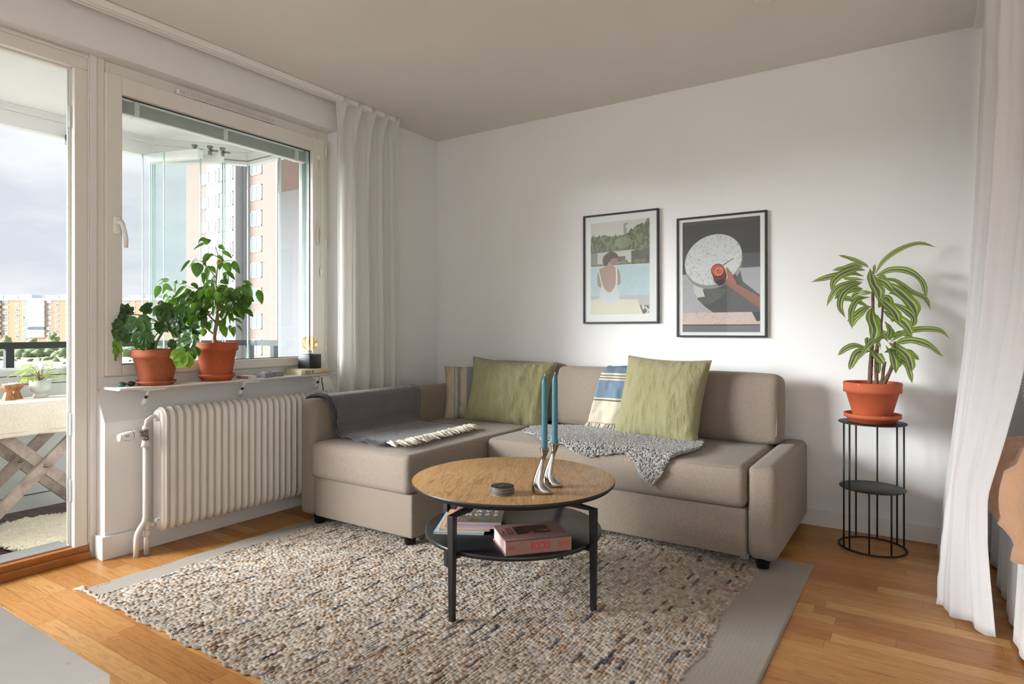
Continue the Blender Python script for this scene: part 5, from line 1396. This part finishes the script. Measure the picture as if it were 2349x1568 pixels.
# ------------------------------------------------------------------ concrete topped low table in the near left corner
lt = thing('low_cabinet', (1.5, -3.7, 0), 'low cabinet with a pale marbled grey top at the near left corner', 'cabinet')
t = NT('pale_marbled_top'); v = t.coord(); n = t.noise(v, 5, 5, .6); s2 = t.noise(v, 26, 2)
c = t.ramp(n, [(.3, srgb('#dde3e4')), (.6, srgb('#eceff0'))]); c = t.mix(t.ramp(s2, [(.70, (0,)*3), (.78, (.4,)*3)]), c, srgb('#9da3a4')); t.color(c); t.set(Roughness=.45)
MB().box((.75, -3.68, .465), (2.047, -3.232, .5)).build('top', t.m, lt, bevel=.0015)
cb = plain('grey_white_lacquer', '#b9b9b6', .4, var=.01)
MB().box((.77, -3.66, .09), (2.03, -3.245, .465)).build('carcass', cb, lt, bevel=.002)
for k in range(3):
    MB().box((.775+k*.42, -3.245, .10), (1.185+k*.42, -3.232, .455)).build('door', cb, lt, bevel=.002)
for x, y in ((.8, -3.63), (2.0, -3.63), (.8, -3.27), (2.0, -3.27)): MB().lathe([(.014, 0), (.016, .09)], (x, y, 0), 12, cap=True).build('leg', M['alu'], lt)

# ------------------------------------------------------------------ balcony
bal = thing('trim_3', (-1.2, -2, 0)); struct(bal)
def wall_run(mb, path, z0, z1, th):
    """vertical wall along a plan polyline, thickness outward (left-hand side)"""
    for (a, b) in zip(path, path[1:]):
        a = Vector((*a, 0)); b = Vector((*b, 0)); d = (b-a).normalized(); n = Vector((-d.y, d.x, 0))
        v = [a, b, b+n*th, a+n*th]; mb.prism([(q.x, q.y) for q in v], 'z', z0, z1)
    return mb
PATH = [(-1.22, -5.2), (-1.22, -1.51), (-.86, -1.045), (-.25, -1.045)]
grey = plain('balcony_panel_pale_grey', '#c9ccc4', .5, var=.02)
struct(MB().box((-1.45, -5.2, -.12), (-.25, -.95, -.004)).build('floor_1', plain('balcony_slab', '#6d6762', .9)))
# dark wooden deck tiles
t = NT('dark_deck_tiles'); v = t.coord(); br = t.add('TexBrick'); br.inputs['Scale'].default_value = 1; br.inputs['Brick Width'].default_value = .115; br.inputs['Row Height'].default_value = .058; br.inputs['Mortar Size'].default_value = .003
br.inputs['Color1'].default_value = (*srgb('#4b3735'), 1); br.inputs['Color2'].default_value = (*srgb('#5d4542'), 1); br.inputs['Mortar'].default_value = (*srgb('#1d1717'), 1); t.l(v, br.inputs['Vector'])
t.color(t.mix(1.0, br.outputs[0], t.ramp(t.noise(t.coord('Object', (4, 60, 1)), 3, 4), [(.3, (.8,)*3), (.7, (1.15,)*3)]), 'MULTIPLY')); t.set(Roughness=.5); t.bump(br.outputs['Fac'], -.6, .004)
MB().box((-1.22, -5.2, -.004), (-.25, -.97, .006)).build('deck_tiles', t.m, bal)
struct(MB().box((-1.45, -5.2, 2.335), (-.25, -.93, 2.5)).build('ceiling_1', plain('balcony_ceiling', '#e4e5e2', .8, var=.01)))
pm = MB(); wall_run(pm, PATH, 0.0, .818, .05); pm.build('parapet', grey, bal)
gm = MB()
for z in (.092, .735, .783): wall_run(gm, [(a+.0035, b-.002) for a, b in PATH], z-.0018, z+.0018, .004)
gm.build('panel_joint', M['dark'], bal)
ra = MB(); wall_run(ra, PATH, .818, .832, .05); ra.build('parapet_cap', M['alu'], bal)
PR = [(-1.26, -5.2), (-1.26, -1.50), (-.885, -1.01), (-.25, -1.01)]
rl = MB(); wall_run(rl, PR, .940, .978, .045); rl.build('handrail', M['black'], bal)
for (x, y) in ((-1.285, -2.29), (-1.285, -3.6), (-1.285, -1.75), (-.64, -.985), (-.90, -1.0)):
    MB().box((x-.02, y-.02, .83), (x+.02, y+.02, .945)).build('rail_post', M['black'], bal)
tk = MB(); wall_run(tk, PATH, 2.215, 2.30, .05); wall_run(tk, [(a+.015, b-.01) for a, b in PATH], 2.30, 2.335, .06); wall_run(tk, [(a+.03, b-.02) for a, b in PATH], 2.325, 2.335, .08); tk.build('sliding_track', M['trim'], bal, bevel=.002)
tk = MB(); wall_run(tk, [(a+.006, b-.003) for a, b in PATH[1:]], 2.238, 2.243, .004); tk.build('track_gap', M['nickel'], bal)
MB().box((-1.225, -2.03, 2.175), (-1.185, -1.975, 2.232)).build('track_stop', M['dark'], bal)
MB().box((-1.222, -2.02, .772), (-1.19, -1.90, .825)).build('lower_lock', M['dark'], bal)
def glz(a, b, name='glass_pane', m=None, z0=.835, z1=2.215, th=.006, rail=False):
    a = Vector((*a, 0)); b = Vector((*b, 0)); d = (b-a).normalized(); n = Vector((-d.y, d.x, 0))*th
    o = MB().prism([(q.x, q.y) for q in (a, b, b+n, a+n)], 'z', z0, z1).build(name, m or M['bglass'], bal)
    e = MB()
    for c in (a, b):
        s = -1 if c is a else 1; e.prism([(q.x, q.y) for q in (c, c+d*.006*-s, c+d*.006*-s+n*1.2, c+n*1.2)], 'z', z0, z1)
    e.build('pane_edge', M['gedge'], o)
    if rail:
        n2 = n.normalized()*.022
        MB().prism([(q.x, q.y) for q in (a-n2, b-n2, b+n2, a+n2)], 'z', z1-.005, z1+.055).build('pane_rail', M['white'], o, bevel=.004)
    return o
for a, b in ((-5.1, -4.4), (-4.4, -3.7), (-3.7, -3.0), (-3.0, -2.05)): pass     # front run is slid open
glz((-1.205, -1.545), (-.80, -1.425), rail=True, z1=2.17); glz((-1.19, -1.60), (-1.02, -1.545)); glz((-1.20, -1.53), (-.775, -1.285), rail=True, z1=2.165); glz((-1.19, -1.52), (-.765, -1.275), z1=2.165)
glz((-.86, -1.05), (-.505, -1.05)); glz((-.495, -1.05), (-.26, -1.05)); glz((-.49, -1.062), (-.265, -1.062), m=M['reflection_veil'], z1=1.97)  # last pane is added, standing in for a whitish reflection on the end glazing
for (x, y) in ((-.86, -1.43), (-.80, -1.36), (-.77, -1.29)):
    h = MB(); h.lathe([(0, 2.262), (.018, 2.262), (.018, 2.250), (.010, 2.245), (.006, 2.232), (.012, 2.225), (.012, 2.205), (0, 2.205)], (x, y, 0), 16); h.tube([(x, y, 2.235), (x+.05, y+.02, 2.225)], .007, 6); h.build('roller', M['nickel'], bal)
# side wall of the house beside the balcony
struct(MB().box((-1.45, -.95, -.12), (-.25, -.75, .0)).build('wall_far', grey))

# balcony table with cloth
bt_ = thing('balcony_table', (-.85, -2.4, 0), 'weathered wooden folding table with crossed legs on the balcony', 'table')
t = NT('weathered_grey_wood'); v = t.coord('Object', (9, 9, 9)); n = t.noise(t.coord('Object', (40, 8, 8)), 1.5, 5, .7)
t.color(t.ramp(n, [(.3, srgb('#7d6f66')), (.5, srgb('#a39387')), (.7, srgb('#b9aa9c'))])); t.set(Roughness=.8); t.bump(n, .4, .002); M['greywood'] = t.m
MB().box((-.99, -3.05, .648), (-.72, -1.99, .672)).build('table_top', M['greywood'], bt_)
def beam(a, b, w=.028, th=.014):
    a = Vector(a); b = Vector(b); d = (b-a).normalized(); s = Vector((1, 0, 0)); n = d.cross(s).normalized()*w; s = s*th
    mb = MB(); vs = [a-n-s, a+n-s, a+n+s, a-n+s, b-n-s, b+n-s, b+n+s, b-n+s]
    mb.add(vs, [(0, 3, 2, 1), (4, 5, 6, 7), (0, 1, 5, 4), (1, 2, 6, 5), (2, 3, 7, 6), (3, 0, 4, 7)], 0, False); return mb
for X in (-.745, -1.00):
    yc = -2.31 if X > -.9 else -2.335; zc = .36
    beam((X, yc-.31, .02), (X, yc+.31, .65)).build('leg', M['greywood'], bt_, bevel=.002)
    beam((X-.03, yc+.31, .02), (X-.03, yc-.31, .65)).build('leg', M['greywood'], bt_, bevel=.002)
    MB().tube([(X+.016, yc, .335), (X+.022, yc, .335)], .009, 12).build('bolt', M['nickel'], bt_)
MB().box((-1.0, -2.03, .10), (-.745, -2.0, .13)).build('stretcher', M['greywood'], bt_, bevel=.002); MB().box((-1.0, -2.62, .08), (-.745, -2.59, .115)).build('stretcher', M['greywood'], bt_, bevel=.002)
P = []
for i in range(81):
    u = i/80; y = -3.07+1.09*u; col = []
    for s_ in [k/24 for k in range(25)]:
        if s_ < .30: q = s_/.30; x, z = -.985+.275*q, .678
        elif s_ < .36: a = (s_-.30)/.06*pi/2; x, z = -.710+.010*sin(a), .668+.010*cos(a)
        else:
            q = (s_-.36)/.64; x, z = -.700, .668-.160*q
            x += (.012*sin(y*17+1)+.006*sin(y*41))*q
        col.append((x, y, z))
    P.append(col)
M['cloth'] = fabric('cream_cotton_cloth', '#d9cfbe', 500, var=.02, bump=.2)
clo = MB().grid(P).build('tablecloth', M['cloth'], thick=.002); tag(clo, 'cream cotton cloth covering the narrow balcony table', 'tablecloth')
hm = MB(); hm.tube([(p[-1][0]+.0012, p[-1][1], p[-1][2]+.022) for p in P], .0012, 5); 
hm_o = hm.build('hem_stitch', plain('hem_thread', '#b3a68f', .9), clo)
# balcony pot
bp = thing('balcony_plant', (-.93, -2.262, .68), 'small light green plant in a pale grey footed pot on the balcony table', 'houseplant')
c0 = (-.93, -2.262, 0)
MB().lathe([(0, .680), (.034, .680), (.036, .684), (.031, .698), (.030, .702), (.047, .713), (.0500, .725), (.050, .775), (.047, .776), (.046, .765), (0, .765)], c0, 40).build('pot', plain('pale_grey_ceramic', '#b9bbb4', .5, var=.02), bp)
lf = MB(); ss = MB(); rnd = random.Random(3)
for k in range(34):
    a = rnd.uniform(0, 2*pi); r = rnd.uniform(.02, .105); zt = .80+.05*(1-r/.1)+rnd.uniform(-.02, .03)
    if k % 3 == 0: r *= 1.15; zt -= .045
    d = Vector((cos(a), sin(a), 0)); b0 = Vector((c0[0], c0[1], .765)); e0 = b0+d*r+UP*(zt-.765)
    ss.tube(bez([b0, b0+d*r*.5+UP*(zt-.765)*.8, e0], 6), .0012, 5)
    ribbon(lf, [e0, e0+d*.025+UP*.006, e0+d*.055-UP*.012], .024, 6, face=UP, fold=.2)
lf.build('foliage', leafmat('young_leaf_lime', '#7f9a35', '#b5c763', trans=.4), bp); ss.build('stem', M['bark'], bp)
# wooden tealight holders
t = NT('acacia_wood'); n = t.noise(t.coord('Object', (30, 30, 6)), 1.5, 4); t.color(t.ramp(n, [(.3, srgb('#7a4a2c')), (.6, srgb('#a87448')), (.75, srgb('#c08e5c'))])); t.set(Roughness=.55); M['acacia'] = t.m
for (x, y, lab) in ((-.90, -2.415, 'faceted wooden tealight holder on the balcony table, nearer the room'), (-.945, -2.368, 'faceted wooden tealight holder on the balcony table, nearer the small plant')):
    r = thing('wooden_holder', (x, y, .68), lab, 'tealight holder', 'wooden tealight holders on the balcony')
    MB().lathe([(.033, .680), (.017, .722), (.036, .745), (.036, .760), (0, .760)], (x, y, 0), 8, cap=True).build('wooden_body', M['acacia'], r, flat=True)
    MB().lathe([(0, .760), (.027, .760), (.028, .7645), (0, .7645)], (x, y, 0), 20).build('wax', M['white'], r); MB().tube([(x, y, .764), (x, y+.001, .773)], .0012, 5).build('wick', M['cream'], r)
def flatmap(x, s): return Vector((x, s, .007)), Vector((0, 0, 1))
hide('sheepskin_mat', [(-.86, -2.62), (-.90, -2.45), (-.93, -2.32), (-.87, -2.17), (-.72, -2.08), (-.52, -2.08), (-.36, -2.18), (-.33, -2.34), (-.32, -2.50), (-.42, -2.545), (-.55, -2.56), (-.68, -2.66), (-.78, -2.68)], flatmap,
     'cream long-haired sheepskin on the dark balcony floor', M['creamwool'], 5200, 8, (.035, .004, (.3, -.2, 0)), .02)
# ------------------------------------------------------------------ outside
CAMP = Vector((3.128, -3.713, 1.048))
def far(px, dz, d):      # direction by bearing number, height over eye level in metres
    return CAMP+DV*d+RV*((px-1174.5)/1434*d)+UP*dz
yaw = math.atan2(.549, .836)
# ground: rocky slope with scrub
def gz(x, y):
    return -8.4+1.3*noise.noise(Vector((x*.018, y*.018, 3)))+.5*noise.noise(Vector((x*.09, y*.09, 7)))
P = []
for i in range(91):
    col = []
    for j in range(121):
        q = CAMP+DV*(55+3.6*i)+RV*(-330+3.6*j); col.append((q.x, q.y, gz(q.x, q.y)))
    P.append(col)
t = NT('rock_and_grass'); v = t.coord('Object', (.09, .09, .3)); n = t.noise(v, 1.2, 6, .7); n2 = t.noise(v, 4, 4, .7)
c = t.ramp(n, [(.36, srgb('#7d8a66')), (.46, srgb('#9c9f7c')), (.53, srgb('#b7b0a0')), (.6, srgb('#c9c2bd')), (.7, srgb('#8e9a74'))]); c = t.mix(1.0, c, t.ramp(n2, [(.3, (.75,)*3), (.7, (1.15,)*3)]), 'MULTIPLY')
t.color(c); t.set(Roughness=.95)
struct(MB().grid(P).build('floor_2', t.m))
struct(MB().box((-900, -500, -30), (300, 1200, -14)).build('floor_3', plain('distant_ground', '#a39f96', .95, var=.2, nscale=.05)))
def blob(mb, c, r, seed, sub=3, flat=.8):
    bm = bmesh.new(); bmesh.ops.create_icosphere(bm, subdivisions=sub, radius=1); bm.verts.ensure_lookup_table()
    vs = []
    for v in bm.verts:
        k = 1+.35*noise.fractal(v.co*2.2+Vector((seed, 0, 0)), .8, 2, 4); vs.append(Vector(c)+Vector((v.co.x*r*k, v.co.y*r*k, v.co.z*r*k*flat)))
    fs = [tuple(v.index for v in f.verts) for f in bm.faces]; bm.free(); mb.add(vs, fs)
def folm(name, a, b):
    t = NT(name); n = t.noise(t.coord('Object', (1, 1, 1)), .9, 5, .8); t.color(t.ramp(n, [(.35, srgb(a)), (.65, srgb(b))])); t.set(Roughness=.9); return t.m
M['shrub'] = folm('scrub_leaves', '#56684a', '#8d9a72'); M['tree'] = folm('far_tree_leaves', '#66724f', '#a3a981')
s = MB(); rnd = random.Random(5)
for k in range(330):
    q = far(rnd.uniform(-120, 380), 0, rnd.uniform(215, 300)); blob(s, (q.x, q.y, gz(q.x, q.y)+.6), rnd.uniform(1.2, 2.7), k, 2, .9)
for k in range(120):
    q = far(rnd.uniform(-120, 380), 0, rnd.uniform(120, 215)); blob(s, (q.x, q.y, gz(q.x, q.y)+.1), rnd.uniform(.4, 1.0), k, 2, .8)
tag(s.build('hillside_shrubs', M['shrub']), 'belt of green shrubs on the rocky hillside outside', 'shrubs', kind='stuff')
for k, (px, hgt, lab) in enumerate(((18, 6.4, 'round green tree before the far apartment block, near the left picture edge'), (76, 4.9, 'low wide green tree below the glazed balconies of the far block'), (123, 8.2, 'tallest dark green tree before the far apartment block'), (166, 7.4, 'green tree before the far block, half behind the balcony door frame'))):
    q = far(px, 0, 312); z0 = -8.6; r = thing('far_tree', (q.x, q.y, z0), lab, 'tree', 'trees before the far block')
    m = MB()
    for j in range(6): blob(m, (q.x+rnd.uniform(-1.3, 1.3), q.y+rnd.uniform(-1.3, 1.3), z0+hgt*(.55+.09*j)), (1.9 if k != 1 else 2.2)*(1-.10*j), j+k*7, 3, .7)
    m.build('crown', M['tree'], r); MB().tube([(q.x, q.y, z0-1), (q.x, q.y, z0+hgt*.6)], .18, 6).build('trunk', M['bark'], r)
# ---- long apartment block
D0 = 330.0; K = D0/1434
def bpt(px): return (px-1174.5)*K
blk = bpy.data.objects.new('apartment_block', None); COL.objects.link(blk); tag(blk, 'long ochre brick apartment block with rows of glazed balconies far away', 'building')
blk.location = CAMP+DV*D0; blk.location.z = -10; blk.rotation_euler = (0, 0, yaw)
def bpart(name, mb, m, par=None):
    o = mb.build(name, m); o.parent = par or blk; return o
zr = lambda row: 1.048+(757-row)*K+10      # local heights
def brickmat(name, a, b, mort, bw, rh, x='Object', ms=.02):
    t = NT(name); v = t.coord(x); sp = t.add('SeparateXYZ'); t.l(v, sp.inputs[0]); cb_ = t.add('CombineXYZ')
    t.l(t.math('ADD', sp.outputs[0], sp.outputs[1]), cb_.inputs[0]); t.l(sp.outputs[2], cb_.inputs[1])
    br = t.add('TexBrick'); br.inputs['Scale'].default_value = 1; br.inputs['Brick Width'].default_value = bw; br.inputs['Row Height'].default_value = rh; br.inputs['Mortar Size'].default_value = ms
    br.inputs['Color1'].default_value = (*srgb(a), 1); br.inputs['Color2'].default_value = (*srgb(b), 1); br.inputs['Mortar'].default_value = (*srgb(mort), 1); t.l(cb_.outputs[0], br.inputs['Vector'])
    t.color(br.outputs[0]); t.set(Roughness=.9); return t.m
ochre = brickmat('ochre_brick', '#ac9074', '#b2967a', '#b09a84', .5, .16)
X0, X1 = bpt(-200), bpt(420)
bpart('wall', MB().box((X0, 0, 0), (X1, 14, zr(688.5))), ochre)
bpart('cornice', MB().box((X0, -.35, zr(688.5)), (X1, 14, zr(683.5))), M['white'])
pent = plain('penthouse_cladding', '#b9c3cc', .6, var=.04, nscale=.5)
for a in (-95, -62, -30, 4, 37, 100, 133, 166, 290, 330):
    bpart('rooftop_box', MB().box((bpt(a), 1.5, zr(683.5)), (bpt(a+30), 9, zr(674.5 if a % 2 else 676))), pent)
wf = plain('far_window_frame', '#e8e8ea', .5, var=.01); wg = [plain('far_glass_%d' % k, c, .15, var=.1, nscale=.5) for k, c in enumerate(('#8b98ab', '#b5c1c9', '#d9dee0', '#6d7789'))]
pinkw = plain('pale_pink_balcony_front', '#e7cfc9', .7, var=.03, nscale=.3)
cnt = 0; rnd = random.Random(9)
protos = {}
def fwin(px0, px1, row, h, n):
    w = (px1-px0)*K; key = (round(w, 2), h, n)
    if key not in protos:
        f = MB(); f.box((-w/2-.12, -.12, -h/2-.12), (w/2+.12, .02, h/2+.12)); o = bpart('window', f, wf)
        for q in range(n):
            g = MB().box((-w/2+q*w/n+.06, -.14, -h/2), (-w/2+(q+1)*w/n-.06, -.125, h/2)); bpart('pane', g, wg[0], o)
        o.location = (bpt((px0+px1)/2), 0, zr(row)); protos[key] = o; return
    src = protos[key]; o = src.copy(); COL.objects.link(o); o.parent = blk; o.location = (bpt((px0+px1)/2), 0, zr(row))
    for ch in list(src.children):
        c = ch.copy(); c.data = c.data.copy(); c.data.materials[0] = wg[rnd.choice((0, 0, 1, 1, 2, 3))]; COL.objects.link(c); c.parent = o
def fbalc(px0, px1, row):
    w = (px1-px0)*K; key = ('b', round(w, 2))
    if key not in protos:
        o = bpart('glazed_balcony', MB().box((-w/2, -.9, -1.75), (w/2, .1, -.55)), pinkw)
        g = MB()
        for q in range(8): g.box((-w/2+q*w/8+.05, -.85, -.55), (-w/2+(q+1)*w/8-.05, .0, .95))
        bpart('glazing', g, wg[1], o)
        o.location = (bpt((px0+px1)/2), 0, zr(row)); protos[key] = o; return
    src = protos[key]; o = src.copy(); COL.objects.link(o); o.parent = blk; o.location = (bpt((px0+px1)/2), 0, zr(row))
    for ch in list(src.children):
        c = ch.copy(); c.data = c.data.copy(); c.data.materials[0] = wg[rnd.choice((0, 1, 3))]; COL.objects.link(c); c.parent = o
for r_ in range(8):
    row = 691.8+12.2*r_
    for (a, b, n) in ((6, 18, 2), (52.5, 64, 2), (106.5, 118, 2), (151.5, 163, 2), (284, 296, 2), (302, 309, 2)): fwin(a, b, row, 1.25, n)
    for (a, b) in ((37, 43), (127.5, 133.5)): fwin(a, b, row-5.5+12.2*.0, 1.0, 1)
    if r_ < 7:
        for (a, b) in ((66, 104), (-35, 3)): fbalc(a, b, row+1)
# ---- tall tower
tw = thing('brick_tower', (-53.8, 37.9, -15), 'tall pale brick apartment tower with a white bay seen through the window', 'building')
YT = 37.9
def tx(px):            # position along the front face
    a = (px-1174.5)/1434; rx = a*.836-.549; ry = a*.549+.836; return 3.128+(YT+3.713)/ry*rx
def tz(px, row):
    a = (px-1174.5)/1434; return 1.048+(757-row)/1434*((YT+3.713)/(a*.549+.836))
pinkb = brickmat('pale_pink_brick', '#76625b', '#7c6861', '#80716b', .25, .085, ms=.006); redb = brickmat('red_brown_brick', '#a07f76', '#a8877d', '#ae948b', .25, .085, ms=.008)
xl, xr = tx(427), tx(636)
MB().box((xl, YT, -15), (xr-.4, YT+16, 42)).build('brick_wall', pinkb, tw)
MB().box((xr-.4, YT+.01, -15), (xr, YT+16.01, 42)).build('side_wall', redb, tw)
YB = YT-1.23
def txb(px): a = (px-1174.5)/1434; return 3.128+(YB+3.713)/(a*.549+.836)*(a*.836-.549)
wt = plain('white_render', '#9b9c9d', .8, var=.01, nscale=.3); sg = plain('bay_side_grey', '#8f9096', .8, var=.01)
MB().box((txb(473), YB, -15), (txb(540), YT, 42)).build('white_bay', wt, tw)
MB().box((tx(562), YT-.4, -15), (tx(569), YT, 42)).build('down_pipe', sg, tw)
twf = plain('tower_window_frame', '#b4b6b8', .5, var=.01); tg = plain('tower_glass', '#7b8890', .1, var=.1, nscale=.4)
def twin(pxa, pxb, pitch0, n, y, bars, hz=1.55, z_off=0.0, x_fn=None):
    xa, xb = (x_fn or tx)(pxa), (x_fn or tx)(pxb)
    for k in range(n):
        zc = pitch0-2.8*k
        f = MB(); f.box((xa, y-.06, zc-hz/2), (xb, y+.03, zc-hz/2+.12)).box((xa, y-.06, zc+hz/2-.12), (xb, y+.03, zc+hz/2)).box((xa, y-.06, zc-hz/2), (xa+.12, y+.03, zc+hz/2)).box((xb-.12, y-.06, zc-hz/2), (xb, y+.03, zc+hz/2))
        for q in range(1, bars): xq = xa+(xb-xa)*q/bars; f.box((xq-.05, y-.06, zc-hz/2), (xq+.05, y+.03, zc+hz/2))
        o = f.build('window', twf, tw); MB().box((xa, y-.02, zc-hz/2), (xb, y-.005, zc+hz/2)).build('pane', tg, o)
z1 = tz(588, 383)
twin(576, 601, z1+2.8, 11, YT, 2, 1.7)
twin(464, 473.5, tz(468, 412)+2.8, 9, YT, 2, 1.5)
zb_ = 1.048+(757-397)/1434*((YB+3.713)/((525-1174.5)/1434*.549+.836))
twin(477.5, 503, zb_, 9, YB, 3, 1.55, x_fn=txb); twin(509, 535, zb_, 9, YB, 4, 1.55, x_fn=txb)
for k in range(6):
    zc = z1-5.6*k; MB().box((tx(551), YT-.05, zc-1.1), (tx(558), YT+.02, zc+.9)).build('stair_window', tg, tw)
# side face windows
for k in range(11):
    zc = z1+2.8-2.8*k; ya, yb = YT+4.6, YT+7.4
    f = MB(); x = xr
    f.box((x-.03, ya, zc-.85), (x+.06, yb, zc-.73)).box((x-.03, ya, zc+.73), (x+.06, yb, zc+.85)).box((x-.03, ya, zc-.85), (x+.06, ya+.14, zc+.85)).box((x-.03, yb-.14, zc-.85), (x+.06, yb, zc+.85)).box((x-.03, ya+.8, zc-.85), (x+.06, ya+.92, zc+.85))
    o = f.build('window', twf, tw); MB().box((x+.005, ya, zc-.85), (x+.02, yb, zc+.85)).build('pane', tg, o)

# ------------------------------------------------------------------ sky and light
w = bpy.data.worlds.new('overcast_sky'); scene.world = w; w.use_nodes = True; nt = w.node_tree; nt.nodes.clear()
def wn_(typ): return nt.nodes.new('ShaderNode'+typ)
tc = wn_('TexCoord'); mp = wn_('Mapping'); mp.inputs['Scale'].default_value = (1, 1, 3.2); mp.inputs['Location'].default_value = (.3, .1, .55)
nz = wn_('TexNoise'); nz.inputs['Scale'].default_value = 2.3; nz.inputs['Detail'].default_value = 5; nz.inputs['Roughness'].default_value = .52
rp = wn_('ValToRGB'); cr = rp.color_ramp; cr.elements[0].position = .38; cr.elements[0].color = (*srgb('#d0d6df'), 1); cr.elements[1].position = .66; cr.elements[1].color = (*srgb('#f6f7fa'), 1)
e = cr.elements.new(.52); e.color = (*srgb('#eaedf2'), 1)
bg = wn_('Background'); out = wn_('OutputWorld')
nt.links.new(tc.outputs['Generated'], mp.inputs[0]); nt.links.new(mp.outputs[0], nz.inputs['Vector']); nt.links.new(nz.outputs[0], rp.inputs[0]); nt.links.new(rp.outputs[0], bg.inputs[0]); nt.links.new(bg.outputs[0], out.inputs[0])
bg.inputs[1].default_value = SKY
def sun(name, d, strength, angle, col):
    l = bpy.data.lights.new(name, 'SUN'); l.energy = strength; l.angle = radians(angle); l.color = col
    o = bpy.data.objects.new(name, l); COL.objects.link(o); o.rotation_euler = Vector(d).normalized().to_track_quat('-Z', 'Y').to_euler(); return o
sun('sun', (.60, .66, -.34), SUN, 40, (.955, .98, .995))
v = scene.view_settings; scene.display_settings.display_device = 'sRGB'; v.view_transform = 'Standard'; v.look = 'None'; v.gamma = 1; v.use_curve_mapping = False; v.exposure = EXPO
def fill_light(name, loc, sx, sy, power, col=(.95, .98, 1.0)):
    l = bpy.data.lights.new(name, 'AREA'); l.shape = 'RECTANGLE'; l.size = sx; l.size_y = sy; l.energy = power; l.color = col
    o = bpy.data.objects.new(name, l); COL.objects.link(o); o.location = loc; o.rotation_euler = (radians(90), 0, 0); return o
# fill lamps added in the two made-up windows behind the camera
fill_light('added_fill_light', (1.5, YF-.02, 1.45), 1.9, 1.6, FILL); fill_light('added_fill_light', (4.1, YF-.02, 1.45), 1.9, 1.6, FILL)
